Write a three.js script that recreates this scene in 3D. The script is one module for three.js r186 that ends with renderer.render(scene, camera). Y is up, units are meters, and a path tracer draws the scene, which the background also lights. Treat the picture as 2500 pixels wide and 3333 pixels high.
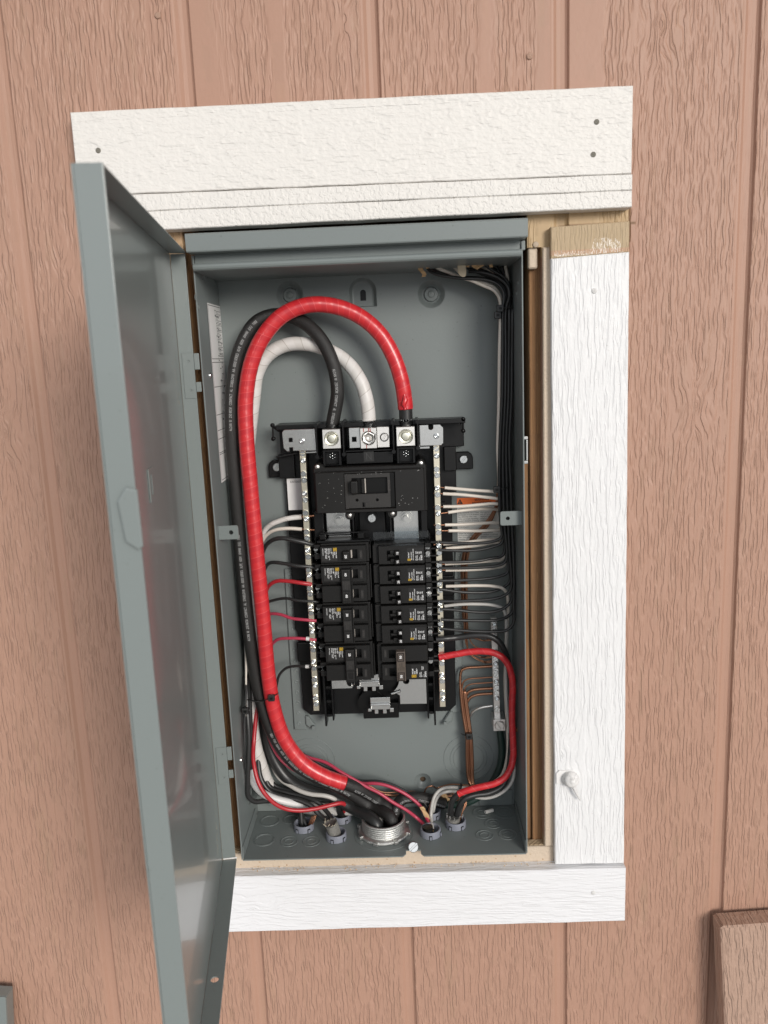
import * as THREE from 'three';
import { RoundedBoxGeometry } from 'three/addons/geometries/RoundedBoxGeometry.js';
import { mergeGeometries } from 'three/addons/utils/BufferGeometryUtils.js';

// ---------- camera, sky, sun, exposure ----------
const scene = new THREE.Scene();
const camera = new THREE.PerspectiveCamera(65.13, 768 / 1024, 0.05, 200);
camera.rotation.order = 'YXZ';
camera.rotation.set(-0.1885, 0.0298, -0.0415);
camera.position.set(0.0194, 0.095, 0.9429);
camera.focus = 0.99;
camera.userData.fStop = 6.5;
camera.updateMatrixWorld(true);

const SKY_W = 256, SKY_H = 128, skyData = new Float32Array(SKY_W * SKY_H * 4);
for (let j = 0; j < SKY_H; j++) {
  const el = ((j + 0.5) / SKY_H - 0.5) * Math.PI, up = Math.max(0, Math.sin(el));
  for (let i = 0; i < SKY_W; i++) {
    const o = (j * SKY_W + i) * 4, b = 0.72 * (1.0 - 0.25 * up);                  // a thin overcast, a little brighter low down
    skyData[o] = 0.92 * b; skyData[o + 1] = 0.965 * b; skyData[o + 2] = 1.03 * b; skyData[o + 3] = 1;
  }
}
const sky = new THREE.DataTexture(skyData, SKY_W, SKY_H, THREE.RGBAFormat, THREE.FloatType);
sky.mapping = THREE.EquirectangularReflectionMapping; sky.magFilter = THREE.LinearFilter; sky.needsUpdate = true;
scene.background = sky; scene.environment = sky;

const sun = new THREE.DirectionalLight(new THREE.Color(1.0, 0.95, 0.88), 1.5);
sun.position.set(1.2, 0.7, 2.3);
sun.shadow.radius = 38; sun.castShadow = true;
sun.shadow.mapSize.set(2048, 2048);
Object.assign(sun.shadow.camera, { left: -1, right: 1, top: 1, bottom: -1, near: 0.1, far: 6 });
scene.add(sun, sun.target);

const renderer = new THREE.WebGLRenderer({ antialias: true });
renderer.setSize(768, 1024);
renderer.toneMapping = THREE.LinearToneMapping;
renderer.toneMappingExposure = 1.66;
renderer.shadowMap.enabled = true;
renderer.shadowMap.type = THREE.PCFSoftShadowMap;

// ---------- helpers ----------
let seed = 7;
const rnd = () => { seed = (seed * 1664525 + 1013904223) >>> 0; return seed / 4294967296; };
const V = (x, y, z) => new THREE.Vector3(x, y, z);
const ray = (u, v) => V((u - 1250) / 2609.5, (1666.5 - v) / 2609.5, -1).applyQuaternion(camera.quaternion);
// the point of a plane (z, x or y constant) that the photograph shows at (u, v) of its 2500 x 3333 pixels
const at = (u, v, z) => { const d = ray(u, v); return d.multiplyScalar((z - camera.position.z) / d.z).add(camera.position); };
const atX = (u, v, x) => { const d = ray(u, v); return d.multiplyScalar((x - camera.position.x) / d.x).add(camera.position); };
const atY = (u, v, y) => { const d = ray(u, v); return d.multiplyScalar((y - camera.position.y) / d.y).add(camera.position); };

const taken = new Map();
const numbered = (n) => { const k = taken.get(n) ?? 0; taken.set(n, k + 1); return k ? n + '_' + String(k).padStart(3, '0') : n; };
function tag(o, label, category, group, kind) {
  if (label) o.userData.label = label;
  if (category) o.userData.category = category;
  if (group) o.userData.group = group;
  if (kind) o.userData.kind = kind;
  return o;
}
function thing(name, label, category, p = V(0, 0, 0), group) {
  const o = new THREE.Group(); o.name = numbered(name); o.position.copy(p); scene.add(o);
  return tag(o, label, category, group);
}
const origin = (o) => { const p = V(0, 0, 0); for (let q = o; q && q !== scene; q = q.parent) p.add(q.position); return p; };
// one named mesh from geometries given in world coordinates
function obj(name, geos, mat, parent = scene) {
  const list = [].concat(geos).map((g) => { if (!g.userData.curve && !g.userData.keep && !mat.userData.keep) metres(g); const h = g.index ? g.toNonIndexed() : g.clone(); h.userData = {}; for (const k of Object.keys(h.attributes)) if (!['position', 'normal', 'uv'].includes(k)) h.deleteAttribute(k); return h; });
  const g = list.length > 1 ? mergeGeometries(list) : list[0];
  const p = origin(parent);
  g.translate(-p.x, -p.y, -p.z);
  const m = new THREE.Mesh(g, mat);
  m.name = parent === scene ? numbered(name) : name; m.castShadow = m.receiveShadow = true;
  parent.add(m); return m;
}
// a mesh of a shared geometry, placed at a world point
function put(name, g, mat, parent, p, rz = 0, s = 1) {
  const m = new THREE.Mesh(g, mat); m.name = name; m.castShadow = m.receiveShadow = true;
  m.position.copy(p).sub(origin(parent)); m.rotation.z = rz; m.scale.setScalar(s); parent.add(m); return m;
}
function bx(x0, x1, y0, y1, z0, z1, r = 0.0006) {
  const w = Math.abs(x1 - x0), h = Math.abs(y1 - y0), d = Math.abs(z1 - z0), rr = Math.min(r, w * 0.45, h * 0.45, d * 0.45);
  const g = r > 0 ? new RoundedBoxGeometry(w, h, d, 1, rr) : new THREE.BoxGeometry(w, h, d);
  return g.translate((x0 + x1) / 2, (y0 + y1) / 2, (z0 + z1) / 2);
}
const cyl = (p, r, z0, z1, n = 20, r1 = r) => new THREE.CylinderGeometry(r1, r, z1 - z0, n).rotateX(Math.PI / 2).translate(p.x, p.y, (z0 + z1) / 2);
const shape = (pts) => new THREE.Shape(pts.map(([x, y]) => new THREE.Vector2(x, y)));
const circ = (x, y, r) => new THREE.Path().absarc(x, y, r, 0, Math.PI * 2, true);
const plate = (sh, z0, z1, b = 0.0003) => new THREE.ExtrudeGeometry(sh, { depth: Math.max(1e-5, z1 - z0 - 2 * b), bevelEnabled: b > 0, bevelThickness: b, bevelSize: b, bevelOffset: -b, bevelSegments: 1, curveSegments: 16 }).translate(0, 0, z0 + b);
const flat = (x0, x1, y0, y1, z) => new THREE.PlaneGeometry(x1 - x0, y1 - y0).translate((x0 + x1) / 2, (y0 + y1) / 2, z);
const lathe = (pts, n = 28) => new THREE.LatheGeometry(pts.map(([r, y]) => new THREE.Vector2(r, y)), n);
function metres(g, k = 1, axes = 'xy') {                               // uv in metres
  const p = g.attributes.position, n = g.attributes.normal, uv = new Float32Array(p.count * 2);
  for (let i = 0; i < p.count; i++) {
    const x = p.getX(i), y = p.getY(i), z = p.getZ(i), nx = Math.abs(n.getX(i)), ny = Math.abs(n.getY(i));
    let a = x, b = y; if (nx > 0.7) a = z; if (ny > 0.7) b = z;
    uv[2 * i] = (axes === 'xy' ? a : b) * k; uv[2 * i + 1] = (axes === 'xy' ? b : a) * k;
  }
  g.setAttribute('uv', new THREE.BufferAttribute(uv, 2)); return g;
}
// a round wire through points: r radius or function of metres along; mod(s, angle) adds to the radius
function tube(points, r, o = {}) {
  const curve = new THREE.CatmullRomCurve3(points, false, 'centripetal'), L = curve.getLength();
  const n = o.n ?? Math.max(6, Math.ceil(L / (o.step ?? 0.004))), m = o.sides ?? 10, P = [], N = [], UV = [], I = [];
  const pts = curve.getSpacedPoints(n), T = pts.map((_, i) => pts[Math.min(n, i + 1)].clone().sub(pts[Math.max(0, i - 1)]).normalize());
  let nrm = V(0, 0, 1); if (Math.abs(T[0].z) > 0.95) nrm = V(0, 1, 0);
  for (let i = 0; i <= n; i++) {
    if (o.facing) nrm = V(0, 0, 1);
    nrm = nrm.clone().addScaledVector(T[i], -nrm.dot(T[i])).normalize();
    const bi = nrm.clone().cross(T[i]), s = (i / n) * L;
    for (let j = 0; j <= m; j++) {
      const a = (j / m - 0.5) * Math.PI * 2, d = nrm.clone().multiplyScalar(Math.cos(a)).addScaledVector(bi, Math.sin(a));
      const rr = (typeof r === 'function' ? r(s, L) : r) + (o.mod ? o.mod(s, a) : 0);
      P.push(pts[i].x + d.x * rr, pts[i].y + d.y * rr, pts[i].z + d.z * rr); N.push(d.x, d.y, d.z); UV.push(s, j / m);
      if (i < n && j < m) { const q = i * (m + 1) + j; I.push(q, q + m + 1, q + 1, q + 1, q + m + 1, q + m + 2); }
    }
  }
  for (const e of [0, n]) {                                            // round the ends off
    const c = P.length / 3, t = T[e].clone().multiplyScalar(e ? 1 : -1), r0 = (typeof r === 'function' ? r(e ? L : 0, L) : r);
    P.push(pts[e].x + t.x * r0 * 0.2, pts[e].y + t.y * r0 * 0.2, pts[e].z + t.z * r0 * 0.2); N.push(t.x, t.y, t.z); UV.push(e ? L : 0, 0.5);
    for (let j = 0; j < m; j++) { const q = e * (m + 1) + j; e ? I.push(c, q, q + 1) : I.push(c, q + 1, q); }
  }
  const g = new THREE.BufferGeometry();
  g.setAttribute('position', new THREE.Float32BufferAttribute(P, 3)); g.setAttribute('normal', new THREE.Float32BufferAttribute(N, 3)); g.setAttribute('uv', new THREE.Float32BufferAttribute(UV, 2));
  g.setIndex(I); if (o.mod) g.computeVertexNormals();
  g.userData.curve = curve; return g;
}
const path = (list, z) => list.map(([u, v, w]) => at(u, v, w ?? z));

// ---------- noise and textures ----------
const hsh = (x, y, s) => { let h = Math.imul(x, 374761393) ^ Math.imul(y, 668265263) ^ Math.imul(s, 1274126177); h = Math.imul(h ^ (h >>> 13), 1103515245); return ((h ^ (h >>> 16)) >>> 0) / 4294967296; };
function nz(x, y, s = 1) {
  const i = Math.floor(x), j = Math.floor(y), a = x - i, b = y - j, u = a * a * (3 - 2 * a), v = b * b * (3 - 2 * b);
  const p = hsh(i, j, s), q = hsh(i + 1, j, s), r = hsh(i, j + 1, s), t = hsh(i + 1, j + 1, s);
  return (p + (q - p) * u) * (1 - v) + (r + (t - r) * u) * v;
}
const fbm = (x, y, s, o = 3) => { let f = 0, a = 0.5, t = 0; for (let i = 0; i < o; i++) { f += a * nz(x, y, s + i * 17); t += a; x *= 2.1; y *= 2.1; a *= 0.5; } return f / t; };
const sst = THREE.MathUtils.smoothstep, clp = (x) => Math.min(1, Math.max(0, x));
function heightTex(W, H, mw, mh, f) {                                   // f(x metres, y metres) -> 0..1
  const d = new Float32Array(W * H * 4);
  for (let j = 0, o = 0; j < H; j++) for (let i = 0; i < W; i++, o += 4) { const h = f(i / W * mw, j / H * mh); d[o] = d[o + 1] = d[o + 2] = h; d[o + 3] = 1; }
  const t = new THREE.DataTexture(d, W, H, THREE.RGBAFormat, THREE.FloatType);
  t.wrapS = t.wrapT = THREE.RepeatWrapping; t.magFilter = THREE.LinearFilter; t.repeat.set(1 / mw, 1 / mh); t.needsUpdate = true; return t;
}
function canvasTex(W, H, draw, wrap) {
  const c = document.createElement('canvas'); c.width = W; c.height = H; draw(c.getContext('2d'), W, H);
  const t = new THREE.CanvasTexture(c); t.colorSpace = THREE.SRGBColorSpace; if (wrap) t.wrapS = t.wrapT = THREE.RepeatWrapping; return t;
}
// embossed wood grain: wavy stepped ridges along y with knots, blank bands and a fine fibre
function grain(x, y, o) {
  let wx = x;
  for (const [kx, ky, kr] of o.knots ?? []) {
    const dx = x - kx, dy = (y - ky) * 0.55, d = Math.hypot(dx, dy);
    if (d < kr * 3.2) { const k = Math.exp(-(d * d) / (kr * kr)); wx += k * (dx >= 0 ? 1 : -1) * kr * 0.8 * (1 - Math.exp(-d / (kr * 0.4))); if (d < kr) wx += (d - Math.abs(dx)) * 0.9 * (1 - d / kr); }
  }
  const S = o.seed, jag = 0.0016 * (nz(x * 90, y * 55, S + 9) - 0.5) + 0.0013 * (nz(x * 190, y * 140, S + 11) - 0.5), w = 0.012 * (fbm(x * 7, y * 1.3, S, 2) - 0.5) + 0.0035 * (nz(x * 36, y * 8, S + 5) - 0.5) + jag;
  const s = (wx + w) * o.freq + 2 * nz(x * 14, y * 0.7, S + 3), k = Math.floor(s), f = s - k;
  const lo = o.lo ?? 0.29, band = sst(fbm(wx * 13 + w * 26, y * 0.7, S + 21), lo, lo + 0.05), piece = nz(k * 5.3 + 3, y * 26 + 9 * nz(k * 2.1, 3, S), S + 31);
  const on = band * sst(piece, 0.1, 0.6), top = 0.35 + 0.65 * nz(k * 7.7, y * 20, S + 41);
  const saw = f < 0.28 ? sst(f, 0, 0.28) : f < 0.5 ? 1 : 1 - sst(f, 0.5, 1);
  const q = (wx + w) * 470, n = 0.7 * nz(q, y * 44 + 6 * nz(Math.floor(q * 0.5) * 3.1, 1, S), S + 71) + 0.3 * nz(q * 1.7, y * 120, S + 75), flake = sst(n, 0.33, 0.7);
  return clp(0.15 + band * (0.55 * flake + 0.12 * on * saw * top) + (1 - band) * 0.5 + 0.07 * (fbm(x * 60, y * 24, S + 61) - 0.5) + 0.06 * (fbm(x * 300, y * 180, S + 51, 2) - 0.5));
}
const X0 = -0.3992, PITCH = 0.2032;
const kn = [[205, 905, 0.012], [310, 3260, 0.017], [2150, 80, 0.02], [2265, 1320, 0.017], [1120, 60, 0.009]].map(([u, v, r]) => { const p = at(u, v, 0); return [p.x - X0, p.y + 1.0, r]; });
const sidingBump = heightTex(2048, 2048, 4 * PITCH, 1.6, (x, y) => grain(x, y, { seed: 3, freq: 120, knots: kn }));
sidingBump.offset.set(-X0 / (4 * PITCH), 1.0 / 1.6); sidingBump.channel = 1;
const boardBump = heightTex(1024, 1024, 0.2, 0.8, (x, y) => clp(grain(x, y, { seed: 90, lo: 0.12, freq: 150, knots: [[0.05, 0.2, 0.02], [0.14, 0.55, 0.016]] }) * 0.85 + 0.15 * fbm(x * 420, y * 420, 97)));
boardBump.offset.set(0.25, 0.75); const lowBump = boardBump.clone(); lowBump.offset.set(0.25, 0.5); lowBump.needsUpdate = true;
const peelBump = heightTex(512, 512, 0.12, 0.12, (x, y) => clp(0.6 * sst(fbm(x * 330, y * 300, 71, 2), 0.3, 0.65) + 0.3 * fbm(x * 900, y * 900, 77, 2)));
const roughCast = heightTex(1024, 512, 0.6, 0.12, (x, y) => clp(0.16 * grain(y + 0.3, x, { seed: 140, freq: 120, lo: 0.2 }) + 0.5 * fbm(x * 240, y * 330, 151, 3) + 0.3 * sst(fbm(x * 70, y * 150, 155), 0.5, 0.72)));
const fineBump = heightTex(512, 512, 0.1, 0.1, (x, y) => fbm(x * 500, y * 500, 201, 2));
const plasticBump = heightTex(512, 512, 0.03, 0.03, (x, y) => fbm(x * 2600, y * 2600, 211, 2));
const brushBump = heightTex(256, 512, 0.02, 0.02, (x, y) => 0.6 * nz(x * 400, y * 6000, 221) + 0.4 * fbm(x * 3000, y * 3000, 225));
const studBump = heightTex(512, 1024, 0.05, 0.6, (x, y) => fbm(x * 420 + 3 * nz(x * 20, y * 8, 232), y * 22, 231, 3));

const std = (o) => new THREE.MeshPhysicalMaterial(o);
const lin = (r, g, b) => new THREE.Color().setRGB(r, g, b);
const specks = (base, tones, n, size, extra) => canvasTex(512, 512, (c) => {
  c.fillStyle = base; c.fillRect(0, 0, 512, 512);
  for (let i = 0; i < n; i++) { c.fillStyle = tones[Math.floor(rnd() * tones.length)]; c.globalAlpha = 0.25 + 0.6 * rnd(); const r = size * (0.3 + rnd()); c.beginPath(); c.ellipse(rnd() * 512, rnd() * 512, r, r * (0.5 + rnd()), rnd() * 3, 0, 7); c.fill(); }
  c.globalAlpha = 1; if (extra) extra(c);
}, true);
const M = {};
const paintMap = specks('#ffffff', ['#c9ccc8', '#e6e8e4', '#f4f2ec'], 240, 1.3, (c) => {
  for (let i = 0; i < 26; i++) { c.strokeStyle = rnd() < 0.6 ? '#d9dbd6' : '#f4f6f2'; c.globalAlpha = 0.35; c.lineWidth = 0.6; const x = rnd() * 512, y = rnd() * 512; c.beginPath(); c.moveTo(x, y); c.lineTo(x + 26 * (rnd() - 0.5), y + 26 * (rnd() - 0.5)); c.stroke(); }
});
paintMap.repeat.set(4, 4);
M.paint = std({ color: lin(0.178, 0.2, 0.196), roughness: 0.36, map: paintMap, bumpMap: fineBump, bumpScale: 0.00004, specularIntensity: 0.9 });
M.doorPaint = std({ color: lin(0.182, 0.206, 0.2), roughness: 0.3, map: paintMap, bumpMap: fineBump, bumpScale: 0.000006, clearcoat: 0.3, clearcoatRoughness: 0.06 });
const dustMap = specks('#9a9a9a', ['#ffffff', '#777777', '#d8d8d8'], 150, 0.9, (c) => {
  for (let i = 0; i < 60; i++) { c.strokeStyle = '#ffffff'; c.globalAlpha = 0.3 + 0.4 * rnd(); c.lineWidth = 0.5 + 0.6 * rnd(); const x = rnd() * 512, y = rnd() * 512, a = rnd() * 0.7; c.beginPath(); c.moveTo(x, y); c.lineTo(x + 14 * Math.cos(a), y + 8 * Math.sin(a) * (rnd() - 0.5)); c.stroke(); }
});
dustMap.repeat.set(14, 14);
M.black = std({ color: lin(0.014, 0.014, 0.015), roughness: 0.34, specularIntensity: 0.6, map: dustMap, bumpMap: plasticBump, bumpScale: 0.00003 });
M.breaker = std({ color: lin(0.024, 0.0225, 0.0215), roughness: 0.44, specularIntensity: 0.65, map: dustMap, bumpMap: plasticBump, bumpScale: 0.00005 });
M.cover = std({ color: lin(0.026, 0.024, 0.0225), roughness: 0.38, specularIntensity: 0.7, map: dustMap, bumpMap: plasticBump, bumpScale: 0.00003 });
M.deep = std({ color: lin(0.004, 0.004, 0.004), roughness: 0.35, specularIntensity: 0.5 });
M.brownTie = std({ color: lin(0.085, 0.066, 0.055), roughness: 0.5, bumpMap: plasticBump, bumpScale: 0.00004 });
M.handleEdge = std({ color: lin(0.42, 0.38, 0.34), roughness: 0.5 });
const zincMap = specks('#dcdcdc', ['#ffffff', '#b8b8b8', '#a4a4a4'], 900, 2.4, (c) => { for (let i = 0; i < 40; i++) { c.strokeStyle = rnd() < 0.6 ? '#ffffff' : '#8a8a8a'; c.globalAlpha = 0.6; c.lineWidth = 0.8 + rnd(); const x = rnd() * 512, y = rnd() * 512; c.beginPath(); c.moveTo(x, y); c.quadraticCurveTo(x + 60 * (rnd() - 0.5), y + 60 * (rnd() - 0.5), x + 120 * (rnd() - 0.5), y + 120 * (rnd() - 0.5)); c.stroke(); } }); zincMap.repeat.set(30, 30);
M.zinc = std({ color: lin(0.9, 0.9, 0.88), metalness: 1, roughness: 0.26, map: zincMap, bumpMap: brushBump, bumpScale: 0.00002 });
M.alu = std({ color: lin(0.8, 0.78, 0.75), metalness: 1, roughness: 0.38, bumpMap: brushBump, bumpScale: 0.00003 });
M.bar = std({ color: lin(0.9, 0.83, 0.67), metalness: 1, roughness: 0.3, bumpMap: brushBump, bumpScale: 0.00002 });
M.screw = std({ color: lin(0.82, 0.84, 0.84), metalness: 1, roughness: 0.2 });
M.cast = std({ color: lin(0.62, 0.62, 0.6), metalness: 1, roughness: 0.42, bumpMap: fineBump, bumpScale: 0.0002 });
M.copper = std({ color: lin(0.34, 0.17, 0.105), metalness: 1, roughness: 0.4 });
M.wireBlack = std({ color: lin(0.022, 0.022, 0.022), roughness: 0.36 });
M.wireWhite = std({ color: lin(0.66, 0.6, 0.53), roughness: 0.42 });
M.wireGrey = std({ color: lin(0.5, 0.48, 0.45), roughness: 0.42 });
M.wireRed = std({ color: lin(0.42, 0.022, 0.03), roughness: 0.34 });
M.wirePink = std({ color: lin(0.44, 0.045, 0.085), roughness: 0.36 });
M.wireGreen = std({ color: lin(0.01, 0.028, 0.022), roughness: 0.42 });
M.greyPlastic = std({ color: lin(0.21, 0.22, 0.26), roughness: 0.45 });
M.sheath = std({ color: lin(0.24, 0.23, 0.21), roughness: 0.7, bumpMap: fineBump, bumpScale: 0.0006 });
M.paper = std({ color: lin(0.55, 0.36, 0.19), roughness: 0.9, side: THREE.DoubleSide });
M.nylon = std({ color: lin(0.018, 0.018, 0.018), roughness: 0.4 });
M.white = std({ color: lin(0.74, 0.725, 0.71), roughness: 0.6, bumpMap: fineBump, bumpScale: 0.0003 });
M.tapeWhite = std({ color: lin(0.66, 0.65, 0.64), roughness: 0.4 });
M.clear = std({ color: lin(0.85, 0.88, 0.9), roughness: 0.1, transmission: 1, thickness: 0, ior: 1.5 });
const screwDisc = (r, h, slot) => {                                     // a slotted head, base at z = 0
  const half = (s) => { const t = 0.16 * r, a = Math.asin(t / r), sh = new THREE.Shape(); sh.absarc(0, 0, r, a, Math.PI - a, false); sh.closePath(); return plate(sh, h * 0.55, h, r * 0.12).rotateZ(s); };
  const list = [new THREE.CylinderGeometry(r, r, h * 0.58, 18).rotateX(Math.PI / 2).translate(0, 0, h * 0.29), half(slot), half(slot + Math.PI)].map((g) => { const k = g.index ? g.toNonIndexed() : g; return k; });
  return mergeGeometries(list);
};
const hexHead = (r, h) => mergeGeometries([new THREE.CylinderGeometry(r, r, h, 6).rotateX(Math.PI / 2).translate(0, 0, h / 2), new THREE.CylinderGeometry(r * 1.25, r * 1.25, h * 0.3, 20).rotateX(Math.PI / 2).translate(0, 0, h * 0.15)].map((g) => g.toNonIndexed()));
const facet = (g) => { const k = g.toNonIndexed(); k.computeVertexNormals(); return k; };
const socketHead = (r, h) => lathe([[0, h * 0.35], [r * 0.42, h * 0.35], [r * 0.45, h], [r * 0.8, h], [r, h * 0.7], [r, 0]], 20).rotateX(Math.PI / 2);
// ---------- the setting: siding, eave, ground ----------
const OX0 = -0.2235, OX1 = 0.1803, OY0 = -0.5305, OY1 = 0.262;            // the opening cut for the box
const sidingMap = canvasTex(1024, 1536, (c, W, H) => {
  const px = (x) => ((x + 0.6) / 1.2) * W, py = (y) => ((0.9 - y) / 1.8) * H;
  c.fillStyle = '#a7826f'; c.fillRect(0, 0, W, H);
  for (let i = 0; i < 2600; i++) { c.fillStyle = rnd() < 0.5 ? '#aa8672' : '#a27e6b'; c.globalAlpha = 0.3; c.fillRect(rnd() * W, rnd() * H, 2 + 8 * rnd(), 10 + 80 * rnd()); }
  c.globalAlpha = 1;
  const patch = (x0, x1, y0, y1, col) => {                              // old paint left where trim and panel covered it
    c.fillStyle = col; c.beginPath();
    const n = 26, e = () => (rnd() - 0.5) * 4;
    for (let i = 0; i <= n; i++) c.lineTo(px(x0 + (x1 - x0) * i / n), py(y1) + e());
    for (let i = 0; i <= n; i++) c.lineTo(px(x1) + e(), py(y1 + (y0 - y1) * i / n));
    for (let i = n; i >= 0; i--) c.lineTo(px(x0 + (x1 - x0) * i / n), py(y0) + e());
    c.fill();
    for (let i = 0; i < 130; i++) { c.fillStyle = rnd() < 0.5 ? '#8d7654' : '#c3ae8b'; c.globalAlpha = 0.25; c.fillRect(px(x0 + rnd() * (x1 - x0)), py(y0 + rnd() * (y1 - y0)), 1 + rnd() * 1.5, 2 + rnd() * 6); }
    c.globalAlpha = 1;
  };
  patch(0.155, 0.2772, 0.2, 0.275, '#b59a75'); patch(-0.262, -0.2, -0.56, 0.275, '#b0906c'); patch(-0.262, 0.2, -0.566, -0.52, '#b7a184');
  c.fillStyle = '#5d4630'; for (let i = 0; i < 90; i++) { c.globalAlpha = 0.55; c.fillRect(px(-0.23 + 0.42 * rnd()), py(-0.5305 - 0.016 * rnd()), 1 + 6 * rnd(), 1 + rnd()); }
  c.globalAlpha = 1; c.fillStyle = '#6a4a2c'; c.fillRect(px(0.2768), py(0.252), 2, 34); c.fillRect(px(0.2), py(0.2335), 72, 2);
});
M.siding = std({ color: lin(1, 1, 1), map: sidingMap, roughness: 0.55, bumpMap: sidingBump, bumpScale: 0.0018 });
M.groove = std({ color: lin(1, 1, 1), map: sidingMap, roughness: 0.55, bumpMap: sidingBump, bumpScale: 0.0003 });
const wall = new THREE.Group(); wall.name = 'wall'; scene.add(wall); tag(wall, 'tan wood grain siding with vertical grooves behind the panel', null, null, 'structure');
function sidingUV(g) {
  const p = g.attributes.position, a = new Float32Array(p.count * 2), b = new Float32Array(p.count * 2);
  for (let i = 0; i < p.count; i++) { a[2 * i] = (p.getX(i) + 0.6) / 1.2; a[2 * i + 1] = (p.getY(i) + 0.9) / 1.8; b[2 * i] = p.getX(i) + p.getZ(i); b[2 * i + 1] = p.getY(i); }
  g.setAttribute('uv', new THREE.BufferAttribute(a, 2)); g.setAttribute('uv1', new THREE.BufferAttribute(b, 2)); return g;
}
function siding(name, prof, y0, y1, m) {                                  // prof: front outline (x, z), extruded up
  const xs = prof.map((p) => p[0]), back = -0.0115, sh = shape([...prof.map(([x, z]) => [x, -z]), [xs[xs.length - 1], -back], [xs[0], -back]]);
  const g = new THREE.ExtrudeGeometry(sh, { depth: y1 - y0, bevelEnabled: false }).rotateX(-Math.PI / 2).translate(0, y0, 0);
  const o = new THREE.Mesh(sidingUV(g), m); o.name = name; o.castShadow = o.receiveShadow = true; wall.add(o);
}
for (let k = -6; k <= 7; k++) {
  const xa = X0 + k * PITCH, xc = xa + PITCH, xb = xc - 0.0188;
  const bands = [[-1.65, OY0, null], [OY0, 0.211, [OX0, OX1]], [0.211, OY1, [OX0, 0.1645]], [OY1, 1.25, null]];
  for (const [y0, y1, cut] of bands) {
    const spans = (lo, hi) => (!cut || hi <= cut[0] || lo >= cut[1]) ? [[lo, hi]] : [[lo, Math.min(hi, cut[0])], [Math.max(lo, cut[1]), hi]].filter(([p, q]) => q - p > 1e-4);
    for (const [p, q] of spans(xa, xb)) siding('siding_strip', [[p, p === xa ? -0.0006 : 0], [p + 0.0008, 0], [q - 0.0008, 0], [q, q === xb ? -0.0006 : 0]], y0, y1, M.siding);
    for (const [p, q] of spans(xb + 0.00002, xc - 0.00002)) {
      if (q - p < 0.018) siding('siding_groove', [[p, -0.0036], [q, -0.0036]], y0, y1, M.groove);
      else siding('siding_groove', [[p, -0.0008], [p + 0.0025, -0.0012], [p + 0.006, -0.0042], [p + 0.0105, -0.0052], [q - 0.0036, -0.0052], [q - 0.0012, -0.0035], [q, -0.0008]], y0, y1, M.groove);
    }
  }
}
// the joint between two sheets, a crack down one groove
for (const [u, v] of [[1145, 95], [520, 50]]) { const p = at(u, v, 0.0005); }
const nailHead = mergeGeometries([lathe([[0, 0.0014], [0.0026, 0.0013], [0.0034, 0.0007], [0.0036, -0.001]], 14).rotateX(Math.PI / 2)]);
M.sidingPlain = std({ color: lin(0.47, 0.3, 0.22), roughness: 0.55, bumpMap: fineBump, bumpScale: 0.0003 });
for (const [u, v] of [[1724, 183], [514, 50], [1744, 796]]) put('nail_head', nailHead, v === 796 ? (M.beige ??= std({ color: lin(0.43, 0.34, 0.25), roughness: 0.6 })) : M.sidingPlain, wall, at(u, v, 0.0006));
M.concrete = std({ color: lin(0.36, 0.35, 0.33), roughness: 0.9 });
const ground = obj('ground', metres(new THREE.PlaneGeometry(400, 400).rotateX(-Math.PI / 2).translate(0, -1.65, 199)), M.concrete); tag(ground, 'pale concrete ground in front of the wall', null, null, 'structure');
M.soffit = std({ color: lin(0.42, 0.3, 0.22), roughness: 0.7 });
const eave = obj('roof', [bx(-5, 5, 1.25, 1.4, 0, 0.9, 0)], M.soffit); tag(eave, 'painted porch roof overhanging the siding above the panel', null, null, 'structure');

// ---------- framing timber in the opening ----------
const studMap = canvasTex(256, 1024, (c, W, H) => {
  c.fillStyle = '#805f41'; c.fillRect(0, 0, W, H);
  for (let i = 0; i < 900; i++) { c.fillStyle = ['#7b5432', '#a1784d', '#b0855a', '#6a4728'][Math.floor(rnd() * 4)]; c.globalAlpha = 0.3; c.fillRect(rnd() * W, rnd() * H, 1 + 4 * rnd(), 20 + 160 * rnd()); }
  for (let i = 0; i < 1500; i++) { c.fillStyle = '#c08a4e'; c.globalAlpha = 0.5 * rnd(); c.fillRect(rnd() * W, rnd() * H, 1.5, 1.5); }
}, true);
studMap.repeat.set(1 / 0.05, 1 / 0.6);
M.stud = std({ color: lin(1, 1, 1), map: studMap, roughness: 0.85, bumpMap: studBump, bumpScale: 0.0012 });
const stud = (name, label, x0, x1, y0, y1, z0, z1) => tag(obj(name, metres(bx(x0, x1, y0, y1, z0, z1, 0.0012)), M.stud), label, 'stud');
const st1 = stud('framing_stud', 'upright brown framing timber between the box and the white upright board', 0.1672, 0.2, -0.62, 0.4, -0.1, -0.0118);
stud('framing_block', 'shorter brown timber block fixed to the upright stud beside the box latch', 0.1574, 0.1668, -0.536, -0.034, -0.1, -0.016);
stud('framing_stud', 'brown framing timber seen in the dark gap between door and box', -0.262, -0.214, -0.6, 0.3, -0.1, -0.0118);
stud('framing_sill', 'brown framing timber lying under the bottom of the box', -0.2194, 0.157, -0.575, -0.5345, -0.1, -0.0118);
stud('framing_header', 'dark framing timber above the box, behind the white head board', -0.2194, 0.1668, 0.256, 0.33, -0.1, -0.0118);
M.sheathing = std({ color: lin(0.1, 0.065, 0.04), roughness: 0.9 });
tag(obj('wall_cavity', bx(-0.3, 0.25, -0.62, 0.42, -0.112, -0.1005, 0), M.sheathing), 'dark back of the wall cavity behind the box', null, null, 'structure');
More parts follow.
